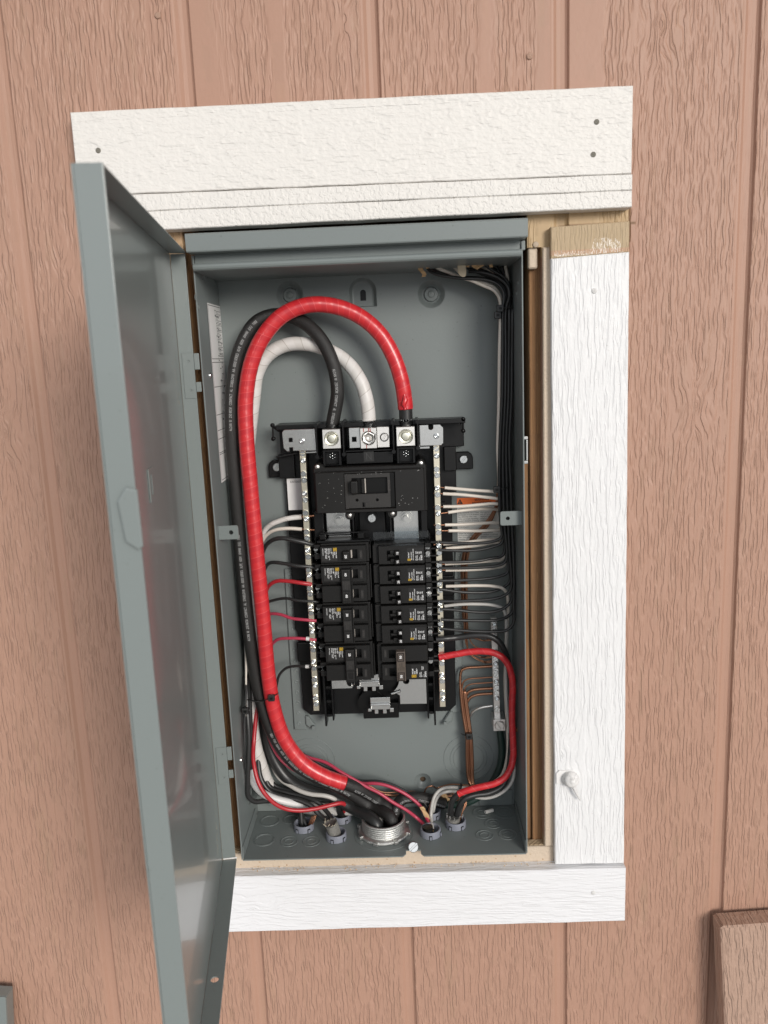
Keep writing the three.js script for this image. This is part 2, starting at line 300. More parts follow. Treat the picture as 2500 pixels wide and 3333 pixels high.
// sawdust lying on the sill beside the box
{
  const gs = []; for (let i = 0; i < 260; i++) { const onSill = i < 150, x = onSill ? 0.157 + 0.024 * rnd() : -0.2 + 0.39 * rnd(), y = onSill ? -0.5345 : -0.5512, z = onSill ? -0.011 - 0.02 * rnd() : 0.002 + 0.012 * rnd(); gs.push(new THREE.TetrahedronGeometry(0.0005 + 0.0008 * rnd()).rotateX(rnd() * 3).rotateY(rnd() * 3).translate(x, y + 0.0004, z)); }
  tag(obj('sawdust', gs, M.paper), 'sawdust crumbs lying along the ledge under the box', 'sawdust', null, 'stuff');
}
const beigeMap = specks('#ffffff', ['#b98f63', '#efe7dc', '#cbb79b', '#8a5a32'], 60, 3); beigeMap.repeat.set(6, 6);
M.beigeWood = std({ color: lin(0.56, 0.455, 0.35), roughness: 0.6, map: beigeMap, bumpMap: fineBump, bumpScale: 0.0004 });
tag(obj('trim_strip', bx(0.1806, 0.1925, -0.531, 0.2105, 0.0002, 0.0045, 0.0018), M.beigeWood), 'narrow beige painted strip along the inner edge of the white upright board', 'trim strip');
tag(obj('trim_strip', bx(-0.232, 0.1925, -0.5535, -0.5312, 0.0002, 0.003, 0.0012), M.beigeWood), 'beige painted strip lying level under the bottom of the box', 'trim strip');
tag(obj('siding_tongue', bx(0.1655, 0.176, 0.188, 0.2108, -0.0112, -0.0015, 0.002), M.beigeWood), 'small beige tongue of cut siding beside the corner of the hood', 'siding piece');

// ---------- white trim boards ----------
const dirt = (n) => specks('#ffffff', ['#8c8478', '#d9d4cc', '#b5ada0'], n, 0.8); const dirtMap = dirt(170); dirtMap.repeat.set(5, 5);
M.boardTop = std({ color: lin(0.7, 0.675, 0.64), roughness: 0.55, map: dirtMap, bumpMap: roughCast, bumpScale: 0.0015 });
M.boardPeel = std({ color: lin(0.7, 0.675, 0.64), roughness: 0.55, map: dirtMap, bumpMap: peelBump, bumpScale: 0.0007 });
M.boardSide = std({ color: lin(0.715, 0.71, 0.71), roughness: 0.5, map: dirtMap, bumpMap: boardBump, bumpScale: 0.0011 });
const tanMap = canvasTex(512, 256, (c, W, H) => {                            // weathered tan end with the brush's last bristle marks
  c.fillStyle = '#ae997c'; c.fillRect(0, 0, W, H);
  for (let i = 0; i < 500; i++) { c.fillStyle = rnd() < 0.5 ? '#957c5a' : '#c6b08c'; c.globalAlpha = 0.28; c.fillRect(rnd() * W, rnd() * H, 1 + 2 * rnd(), 6 + 50 * rnd()); }
  c.globalAlpha = 1; c.fillStyle = '#b98f78'; c.globalAlpha = 0.55; c.fillRect(0, H - 70, W, 34); c.globalAlpha = 0.9;
  for (let i = 0; i < 520; i++) { const x = W * (0.05 + 0.86 * rnd()), k = x > W * 0.52 && x < W * 0.86, top = k ? H - 40 - 105 * rnd() : H - 38 - 36 * rnd() * rnd(); if (!k && rnd() < 0.45) continue; c.fillStyle = rnd() < 0.8 ? '#ece6e0' : '#d8c9b6'; c.fillRect(x, top, 1 + 2.2 * rnd(), (k ? 26 : 10) * rnd() + 3); }
});
tanMap.repeat.set(1 / 0.09, 1 / 0.04); tanMap.offset.set(-0.187 / 0.09, -0.194 / 0.04);
M.boardTan = std({ color: lin(1, 1, 1), map: tanMap, roughness: 0.7, bumpMap: boardBump, bumpScale: 0.0011 });
M.boardLow = std({ color: lin(0.715, 0.71, 0.72), roughness: 0.5, map: dirtMap, bumpMap: lowBump, bumpScale: 0.0008 });
function board(name, label, corners, z0, z1, m, axes = 'xy') {            // corners: four points of its face, wobbling edges
  const pts = [], n = 40;
  for (let e = 0; e < 4; e++) { const [a, b] = [corners[e], corners[(e + 1) % 4]], L = Math.hypot(b[0] - a[0], b[1] - a[1]), k = Math.max(2, Math.round(n * L)); for (let i = 0; i < k; i++) pts.push([a[0] + (b[0] - a[0]) * i / k + (i ? 0.0006 * (rnd() - 0.5) : 0), a[1] + (b[1] - a[1]) * i / k + (i ? 0.0006 * (rnd() - 0.5) : 0)]); }
  const t = thing(name, label, 'trim board', V((corners[0][0] + corners[2][0]) / 2, corners[0][1], z0));
  const g = metres(plate(shape(pts), z0, z1, 0.0009), 1, axes); g.userData.keep = true; obj('board_face', g, m, t); return t;
}
const b1 = board('trim_board', 'wide cream white head board across the top, nails showing at both ends', [[-0.3285, 0.2845], [0.2735, 0.2802], [0.2737, 0.3678], [-0.3285, 0.3697]], 0.0002, 0.021, M.boardTop);
const b2 = board('trim_board', 'narrow pebbled white strip just under the wide head board', [[-0.3275, 0.2655], [0.2742, 0.2632], [0.2742, 0.2792], [-0.3275, 0.2833]], 0.0002, 0.0222, M.boardPeel);
const b3 = board('trim_board', 'lowest pebbled white strip of the head trim, directly above the hood', [[-0.325, 0.2448], [0.2744, 0.2458], [0.2742, 0.2627], [-0.325, 0.265]], 0.0002, 0.0218, M.boardPeel);
const b4 = board('trim_board', 'white upright grained board beside the box, its top end bare tan', [[0.1925, -0.5508], [0.28, -0.5512], [0.2745, 0.2], [0.1885, 0.1965]], 0.0002, 0.0135, M.boardSide);
const tan = []; for (let i = 0; i <= 40; i++) { const t = i / 40; tan.push([0.1884 + 0.0859 * t, 0.1966 + 0.0034 * t]); }
obj('bare_end', metres(plate(shape([...tan, [0.2745, 0.2325], [0.1883, 0.2302]]), 0.0002, 0.0129, 0.0009)), M.boardTan, b4).userData.label = 'bare tan unpainted end of the upright board';
const b5 = board('trim_board', 'white horizontal grained board along the bottom, under the box', [[-0.3, -0.6336], [0.2805, -0.6285], [0.2805, -0.5528], [-0.3, -0.552]], 0.0002, 0.0212, M.boardLow, 'yx');
const headMat = std({ color: lin(0.36, 0.34, 0.29), metalness: 0.5, roughness: 0.55, bumpMap: fineBump, bumpScale: 0.0006 });
for (const [u, v, b, m] of [[320, 490, b1, headMat], [1942, 397, b1, headMat], [1931, 503, b1, headMat], [1934, 947, b4, M.white], [1931, 2905, b5, M.white]]) put('nail', nailHead, m, b, at(u, v, b === b4 ? 0.0135 : 0.0208), 0, 0.85);
// painted cable clip with its tail on the upright board
{
  const p = at(1853, 2532, 0.0136), t = thing('cable_clip', 'white painted clip with a drooping tail, low on the upright board', 'cable clip', p);
  obj('clip_plate', plate(shape([[p.x - 0.0165, p.y - 0.007], [p.x + 0.005, p.y - 0.007], [p.x + 0.005, p.y + 0.011], [p.x - 0.013, p.y + 0.011], [p.x - 0.0165, p.y + 0.007]]), 0.0137, 0.0152, 0.0004), M.white, t);
  obj('clip_cap', lathe([[0, 0.014], [0.0025, 0.0138], [0.0032, 0.0118], [0.0045, 0.0118], [0.005, 0.0105], [0.0078, 0.0098], [0.0098, 0.006], [0.0102, 0]], 28).rotateX(Math.PI / 2 - 0.25).rotateY(0.1).translate(p.x + 0.0008, p.y, 0.0152), M.white, t);
  obj('clip_tail', tube([V(p.x + 0.003, p.y - 0.006, 0.021), V(p.x + 0.007, p.y - 0.016, 0.022), V(p.x + 0.0125, p.y - 0.0275, 0.0195)], (s, L) => 0.002 * (1 - 0.75 * s / L) + 0.0004, { sides: 8 }), M.white, t);
}
// board and metal cover leaning at the foot of the wall
M.sidingBoard = std({ color: lin(0.39, 0.255, 0.19), roughness: 0.6, bumpMap: boardBump, bumpScale: 0.003 });
{
  const p = V(0.3975, -0.631, 0.004), t = thing('spare_board', 'loose tan grained board leaning on the wall below the upright white board', 'board', p);
  t.rotation.set(-0.04, 0, 0.06);
  const m = obj('board_face', metres(plate(shape([[p.x, p.y - 0.5], [p.x + 0.2, p.y - 0.5], [p.x + 0.2, p.y - 0.001], [p.x + 0.004, p.y], [p.x, p.y - 0.003]]), p.z + 0.0015, p.z + 0.03, 0.002)), M.sidingBoard, t);
}
{
  const p = V(-0.537, -0.717, 0.03), t = thing('metal_cover', 'grey sheet metal cover standing at the lower corner of the wall', 'metal cover', p);
  t.rotation.z = -0.09;
  obj('cover_sheet', bx(p.x - 0.3, p.x, p.y - 0.5, p.y, p.z - 0.002, p.z, 0.0008), M.doorPaint, t);
  obj('cover_flange', [bx(p.x - 0.3, p.x, p.y - 0.0016, p.y, p.z - 0.02, p.z - 0.0022, 0.0005), bx(p.x - 0.0016, p.x, p.y - 0.5, p.y - 0.002, p.z - 0.02, p.z - 0.0022, 0.0005)], M.doorPaint, t);
}
// ---------- the panel: box, hood, door ----------
const XL = -0.2076, XR = 0.1545, YB = -0.5282, YT = 0.214, ZB = -0.0918, ZF = 0.0216, TH = 0.0016;
const panel = thing('electrical_panel', 'grey steel electrical panel box with open door set into the wall', 'electrical panel', V((XL + XR) / 2, YB, ZB));
{
  const sh = shape([[XL, YB], [XR, YB], [XR, YT], [XL, YT]]);
  const dishes = [[943, 960], [1404, 957]].map(([u, v]) => at(u, v, ZB)), key = at(1181, 955, ZB), low = at(1377, 2542, ZB), R = 0.0172;
  for (const d of dishes) sh.holes.push(circ(d.x, d.y, R));
  sh.holes.push(circ(low.x, low.y, 0.0115));
  const archPts = (r, yb) => { const l = [[key.x - r, key.y - yb]]; for (let i = 0; i <= 28; i++) { const q = Math.PI * (1 - i / 28); l.push([key.x + r * Math.cos(q), key.y + 0.002 + r * Math.sin(q)]); } l.push([key.x + r, key.y - yb]); return l; };
  const asPath = (l) => { const q = new THREE.Path(); l.forEach(([x, y], i) => i ? q.lineTo(x, y) : q.moveTo(x, y)); q.closePath(); return q; };
  sh.holes.push(asPath(archPts(0.0172, 0.0165)));
  obj('back_plate', plate(sh, ZB - 0.001, ZB, 0), M.paint, panel);
  for (const d of dishes) {
    obj('dish', lathe([[R, 0.0001], [R - 0.0012, -0.0004], [R - 0.0052, -0.0055], [0.0098, -0.0062], [0.0092, -0.0058], [0.0086, -0.0028], [0.0078, -0.0022], [0, -0.0022]], 40).rotateX(Math.PI / 2).translate(d.x, d.y, ZB), M.paint, panel);
    put('mount_screw', lathe([[0, 0.0008], [0.0030, 0.0008], [0.0042, 0.0002], [0.0044, -0.0006]], 20).rotateX(Math.PI / 2), M.paint, panel, V(d.x, d.y, ZB - 0.0016));
  }
  { // keyhole dish
    const loops = [[archPts(0.0172, 0.0165), ZB], [archPts(0.0135, 0.0155), ZB - 0.0052], [archPts(0.0115, 0.0152), ZB - 0.006]], P = [], I = [], n = loops[0][0].length;
    for (const [l, z] of loops) for (const [x, y] of l) P.push(x, y, z);
    for (let q = 0; q < 2; q++) for (let i = 0; i < n; i++) { const a = q * n + i, b = q * n + (i + 1) % n; I.push(a, b, a + n, b, b + n, a + n); }
    const g = new THREE.BufferGeometry(); g.setAttribute('position', new THREE.Float32BufferAttribute(P, 3)); g.setIndex(I); const f = g.toNonIndexed(); f.computeVertexNormals();
    const fl2 = shape(archPts(0.0115, 0.0152)), sl = []; sl.push([key.x - 0.0036, key.y - 0.0085]); for (let i = 0; i <= 14; i++) { const q = Math.PI * (1 - i / 14); sl.push([key.x + 0.0036 * Math.cos(q), key.y + 0.0015 + 0.0036 * Math.sin(q)]); } sl.push([key.x + 0.0036, key.y - 0.0085]);
    fl2.holes.push(asPath(sl));
    obj('keyhole_dish', [f, plate(fl2, ZB - 0.0068, ZB - 0.006, 0)], M.paint, panel);
    obj('keyhole_dark', bx(key.x - 0.005, key.x + 0.005, key.y - 0.01, key.y + 0.007, ZB - 0.0085, ZB - 0.0072, 0), M.deep, panel);
  }
  obj('dish', lathe([[0.0115, 0.0001], [0.0105, -0.0002], [0.0078, -0.004], [0.0042, -0.0042], [0.004, -0.006]], 30).rotateX(Math.PI / 2).translate(low.x, low.y, ZB), M.paint, panel);
  // knockout rings pressed into the back
  const rings = (p, list, name = 'knockout') => obj(name, list.map((r) => new THREE.TorusGeometry(r, 0.0005, 6, 60).translate(p.x, p.y, p.z)), M.paint, panel);
  rings(at(1525, 2468, ZB + 0.0001), [0.021, 0.0255, 0.0345]); rings(at(1010, 2478, ZB + 0.0001), [0.021, 0.0255, 0.0345]);
  // side walls, floor, top
  const side = (name, x, s) => { // a sheet with a small front return
    const sh2 = shape([[ZF, YB], [ZF, YT], [ZB, YT], [ZB, YB]].map(([z, y]) => [-z, y]));
    return obj(name, [plate(sh2, 0, TH, 0.0005).rotateY(Math.PI / 2).translate(s > 0 ? x : x - TH, 0, 0)], M.paint, panel);
  };
  side('side_wall', XL, -1); side('side_wall', XR, 1);
  const n1 = atY(1322, 2791, YB), n2 = atY(1371, 2787, YB), nz1 = 0.0216, holes = [];
  const fl = shape([[XL, -ZF], [n1.x - 0.004, -ZF], [n1.x, -0.0165], [n1.x, -0.009], [n2.x, -0.009], [n2.x, -0.0165], [n2.x + 0.004, -ZF], [XR, -ZF], [XR, -ZB], [XL, -ZB]]);
  obj('floor_plate', plate(fl, 0, TH, 0.0004).rotateX(-Math.PI / 2).translate(0, YB - TH, 0), M.paint, panel);
  for (const x of [XL + 0.0002, XR - 0.0012]) obj('floor_edge', bx(x, x + 0.001, YB + 0.001, YB + 0.017, ZB + 0.02, ZF - 0.002, 0.0004), M.paint, panel);
  for (const [u, v] of [[836, 2655], [808, 2735]]) { const p = atX(u, v, XL + 0.0013); put('rivet', lathe([[0, 0.0006], [0.0022, 0.0004], [0.003, 0]], 14).rotateZ(-Math.PI / 2), M.paint, panel, p); }
  for (const [u, v] of [[1670, 2630], [1694, 2712]]) { const p = atX(u, v, XR - 0.0013); put('rivet', lathe([[0, 0.0006], [0.0022, 0.0004], [0.003, 0]], 14).rotateZ(Math.PI / 2), M.paint, panel, p); }
  const kr = (r) => new THREE.TorusGeometry(r, 0.0004, 6, 44).rotateX(Math.PI / 2);
  for (const [u, v, rs] of [[878, 2672, [0.0132, 0.0118]], [860, 2734, [0.0138, 0.0122]], [941, 2739, [0.0112, 0.0058]], [1014, 2739, [0.0112, 0.0058]], [948, 2667, [0.0112, 0.0098]], [1570, 2646, [0.0132, 0.007]], [1641, 2645, [0.0132, 0.0075]], [1605, 2681, [0.011, 0.0056]], [1577, 2719, [0.0112, 0.006]], [1652.6, 2716, [0.0118, 0.0062]]]) { const p = atY(u, v, YB + 0.0002); obj('knockout', rs.map((r) => kr(r).translate(p.x, p.y, p.z)), M.paint, panel); }
  { const p = atY(1250, 2712, YB + 0.0002); obj('knockout', [kr(0.0395).translate(p.x, p.y, p.z)], M.paint, panel); }
  // back flange along the floor with a round boss at each end
  for (const [a, b] of [[838, 900], [1560, 1668]]) { const p = at(a, 2640, ZB), q = at(b, 2640, ZB); obj('back_flange', bx(p.x, q.x, YB + 0.0005, YB + 0.024, ZB + 0.0001, ZB + 0.0018, 0.0005), M.paint, panel); const c = at(a < 1000 ? 878 : 1630, a < 1000 ? 2627 : 2606, ZB + 0.0018); put('rivet', lathe([[0, 0.001], [0.0036, 0.001], [0.0042, 0]], 20).rotateX(Math.PI / 2), M.paint, panel, V(c.x, YB + 0.0125, c.z)); }
  // knockouts and dimples in the side walls
  for (const [u, v, r] of [[812, 2585, 0.013], [797, 2440, 0.012], [660, 903, 0.003], [671, 900, 0.0042], [699, 910, 0.004], [637, 968, 0.003], [646, 998, 0.0034]]) { const p = atX(u, v, XL + 0.0002); obj('knockout', [new THREE.TorusGeometry(r, 0.0005, 6, 40).rotateY(Math.PI / 2).translate(p.x, p.y, p.z)], M.paint, panel); }
  for (const [u, v] of [[1686, 920], [1682, 953]]) { const p = atX(u, v, XR - 0.0002); obj('dimple', [new THREE.ConeGeometry(0.0045, 0.0018, 4).rotateZ(Math.PI / 2).translate(p.x - 0.0006, p.y, p.z)], M.paint, panel); }
  for (const [u, v] of [[684, 1222], [785, 2473]]) put('wall_screw', socketHead(0.0034, 0.0014).clone().rotateY(Math.PI / 2), M.screw, panel, atX(u, v, XL));
  put('wall_screw', socketHead(0.003, 0.0014).clone().rotateY(-Math.PI / 2), M.copper, panel, atX(1683, 2375, XR));
  // tabs with a hole that the inner cover screws to
  const tab = (u, v, s) => { const p = at(u, v, 0.0085), x0 = s > 0 ? XL : XR, x1 = p.x + s * 0.009, sh3 = new THREE.Shape(); sh3.moveTo(x0, p.y - 0.0085); sh3.lineTo(x1 - s * 0.003, p.y - 0.0085); sh3.quadraticCurveTo(x1, p.y - 0.0085, x1, p.y - 0.0055); sh3.lineTo(x1, p.y + 0.0055); sh3.quadraticCurveTo(x1, p.y + 0.0085, x1 - s * 0.003, p.y + 0.0085); sh3.lineTo(x0, p.y + 0.0085); sh3.closePath(); sh3.holes.push(circ(p.x, p.y, 0.0026)); obj('cover_tab', plate(sh3, 0.0075, 0.0092, 0.0003), M.paint, panel); };
  tab(752, 1733, 1); tab(1653, 1687, -1);
  // hood
  const hood = (pts, x0, x1) => new THREE.ExtrudeGeometry(shape(pts.map(([z, y]) => [-z, y])), { depth: x1 - x0 - 0.001, bevelEnabled: true, bevelThickness: 0.0005, bevelSize: 0.0005, bevelOffset: -0.0005, bevelSegments: 1 }).rotateY(Math.PI / 2).translate(x0 + 0.0005, 0, 0);
  const lip = []; for (let i = 0; i <= 6; i++) { const a = -Math.PI / 2 + Math.PI * i / 6; lip.push([0.0262 + 0.0041 * Math.cos(a), 0.2027 + 0.0041 * Math.sin(a)]); }
  obj('hood', [hood([[0.04, 0.2185], [0.0408, 0.235], [0.039, 0.2368], [ZB, 0.2368], [ZB, 0.2352], [0.0192, 0.2352], [0.0192, 0.2172], [0.0392, 0.2172]], -0.2107, 0.1592)], M.paint, panel);
  obj('hood_lip', [hood([[0.0186, 0.2345], [ZB, 0.2345], [ZB, 0.1986], ...lip, [0.0186, 0.2068]], -0.2074, 0.1543)], M.paint, panel);
  for (const [p, q] of [[0.1546, 0.1592], [-0.2107, -0.2078]]) obj('hood_end', bx(p, q, 0.2065, 0.2165, -0.03, 0.019, 0.0005), M.paint, panel);
  // rails and hooks pressed out of the back
  const rail = (u0, u1, v0, u2, u3, v3) => { const a = at(u0, v0, ZB + 0.004), b = at(u1, v0, ZB + 0.004), c = at(u3, v3, ZB + 0.004), d = at(u2, v3, ZB + 0.004), s = shape([[a.x, a.y], [b.x, b.y], [c.x, c.y], [d.x, d.y]]); return [a, b, c, d, s]; };
  for (const [r, n] of [[[925, 962, 1853, 958, 996, 2376], 15], [[1482, 1516, 1790, 1466, 1500, 2320], 14]]) {
    const [a, b, c, d, s] = rail(...r), m = obj('mounting_rail', plate(s, ZB + 0.0002, ZB + 0.0035, 0.0008), M.paint, panel);
    for (let i = 0; i < n; i++) { const t = (i + 0.4) / n, p = a.clone().lerp(d, t).lerp(b.clone().lerp(c, t), 0.45); put('rail_boss', lathe([[0, 0.0002], [0.0016, 0.0002], [0.0022, 0.0009], [0.003, 0]], 14).rotateX(Math.PI / 2), M.paint, m, V(p.x, p.y, ZB + 0.0035)); }
  }
  for (const [u, v, s] of [[996, 2345, 1], [1473, 2330, -1]]) { const p = at(u, v, ZB); obj('hook', [plate(shape([[0, 0.0085], [0.004, 0.0085], [0.0125, -0.0045], [0.0125, -0.0085], [0.0045, -0.0085], [0, -0.0035]].map(([x, y]) => [p.x + s * x, p.y + y])), ZB + 0.0002, ZB + 0.006, 0.0012), bx(p.x + s * 0.0085, p.x + s * 0.013, p.y - 0.0095, p.y - 0.004, ZB + 0.006, ZB + 0.011, 0.001)], M.paint, panel); }
  // screw post in the notch of the floor
  const sp = atY(1345, 2740, YB); obj('floor_screw', [new THREE.CylinderGeometry(0.0045, 0.006, 0.006, 12).translate(n1.x / 2 + n2.x / 2, YB + 0.003, 0.0035), screwDisc(0.0066, 0.003, 0.7).rotateX(-0.45).translate(n1.x / 2 + n2.x / 2, YB + 0.0062, 0.0115)], M.zinc, panel);
}
// latch keeper outside the box
{ const p = at(1700, 1465, -0.004), y0 = at(1700, 1510, -0.004).y, y1 = at(1700, 1420, -0.004).y; obj('latch_keeper', [bx(XR + TH, XR + 0.0095, y0, y0 + 0.004, -0.014, -0.002, 0.0008), bx(XR + TH, XR + 0.0095, y1 - 0.004, y1, -0.014, -0.002, 0.0008), bx(XR + 0.007, XR + 0.0095, y0 + 0.004, y1 - 0.004, -0.014, -0.002, 0.0008)], M.zinc, panel); }
// the door, local x = inward normal, y up, z = from hinge to free edge
{
  const W = 0.405, fd = 0.0178, y0 = -0.5235, y1 = 0.2195, ph = (97.9 * Math.PI) / 180;
  const door = new THREE.Group(); door.name = 'door'; panel.add(door); tag(door, 'open grey steel door swung out on its hinges');
  door.position.set(-0.2318, 0, 0.0282).sub(panel.position); door.rotation.y = Math.PI / 2 - ph + 0; door.rotation.y = -(ph - Math.PI / 2) * -1;
  const add = (name, geos, mat = M.doorPaint) => { const l = [].concat(geos).map((g) => { metres(g); const h = g.index ? g.toNonIndexed() : g.clone(); for (const k of Object.keys(h.attributes)) if (!['position', 'normal', 'uv'].includes(k)) h.deleteAttribute(k); return h; }); const m = new THREE.Mesh(l.length > 1 ? mergeGeometries(l) : l[0], mat); m.name = name; m.castShadow = m.receiveShadow = true; door.add(m); return m; };
  add('door_sheet', bx(-0.0014, 0, y0, y1, -0.0008, W, 0.0005));
  const fr = shape([[0, y0], [fd, y0], [fd, y1], [0, y1]]);
  const fe = new THREE.ExtrudeGeometry(fr, { depth: 0.0012, bevelEnabled: true, bevelThickness: 0.0006, bevelSize: 0.0006, bevelOffset: -0.0006, bevelSegments: 3 }).translate(0.0002, 0, W - 0.0012);
  add('free_flange', fe);
  add('top_flange', bx(0.0001, fd, y1 - 0.0014, y1, 0.0012, W - 0.0014, 0.0005));
  const bs = shape([[0.0001, -0.0012], [fd, -0.0012], [fd, -W + 0.0014], [0.0001, -W + 0.0014]]); bs.holes.push(circ(0.0085, -0.205, 0.0046));
  add('bottom_flange', plate(bs, 0, 0.0014, 0.0004).rotateX(-Math.PI / 2).translate(0, y0, 0));
  add('hinge_flange', bx(0.0002, 0.0165, y0 + 0.0016, y1 - 0.0016, -0.0006, 0.0008, 0.0004));
  for (const [v0, v1] of [[1149, 1298], [2437, 2556]]) {                   // hinge leaves with two knuckles
    const a = at(610, v0, 0.029).y, b = at(610, v1, 0.029).y, k = (a - b);
    const s = shape([[0.0035, b], [0.0165, b], [0.0165, a], [0.0035, a]]); s.holes.push(circ(0.0105, b + k * 0.18, 0.0012), circ(0.0105, b + k * 0.82, 0.0012));
    const h = add('hinge', [plate(s, 0.001, 0.0018, 0.0003), bx(0.0166, 0.0225, a - k * 0.37, a - 0.0005, -0.0012, 0.0014, 0.0006), bx(0.0166, 0.0225, b + k * 0.14, b + k * 0.36, -0.0012, 0.0014, 0.0006)]);
  }
  // finger pull on the free flange
  const g0 = at(420, 1585, 0.43).y, g1 = at(430, 1790, 0.43).y, pull = shape([[0.0062, g0 - 0.009], [0.0125, g0], [0.0195, g0 - 0.002], [0.0198, g1 + 0.002], [0.0165, g1], [0.0088, g1 + 0.006]]);
  add('finger_pull', new THREE.ExtrudeGeometry(pull, { depth: 0.0016, bevelEnabled: true, bevelThickness: 0.0008, bevelSize: 0.0014, bevelOffset: -0.0014, bevelSegments: 3 }).translate(0, 0, W - 0.0012 + 0.0028));
  const l0 = at(520, 1520, 0.27).y, l1 = at(520, 1628, 0.27).y; add('latch_plate', bx(0.0001, 0.0012, l1, l0, W - 0.17, W - 0.146, 0.0005)); add('latch_plate', bx(0.0013, 0.002, l1 + 0.006, l0 - 0.006, W - 0.162, W - 0.154, 0.0003));
  { // dried dust scuffed along the hinge side of the sheet
    const gs = []; for (let i = 0; i < 220; i++) { const y = y0 + 0.03 + (y1 - y0 - 0.1) * rnd(), z = 0.03 + 0.022 * Math.sin(y * 7) * 0.5 + 0.014 * (rnd() + rnd() - 1); gs.push(new THREE.BoxGeometry(0.00008, 0.0006 + 0.005 * rnd() * rnd(), 0.0003 + 0.0006 * rnd()).rotateX(0.6 * (rnd() - 0.5)).translate(0.00004, y, z)); }
    add('dust_scuff', gs, std({ color: lin(0.3, 0.27, 0.21), roughness: 0.9 })).userData.kind = 'stuff';
  }
  add('white_sliver', bx(0.001, 0.0185, y0 + 0.0018, y0 + 0.0036, 0.001, 0.0022, 0.0005), M.white);
}
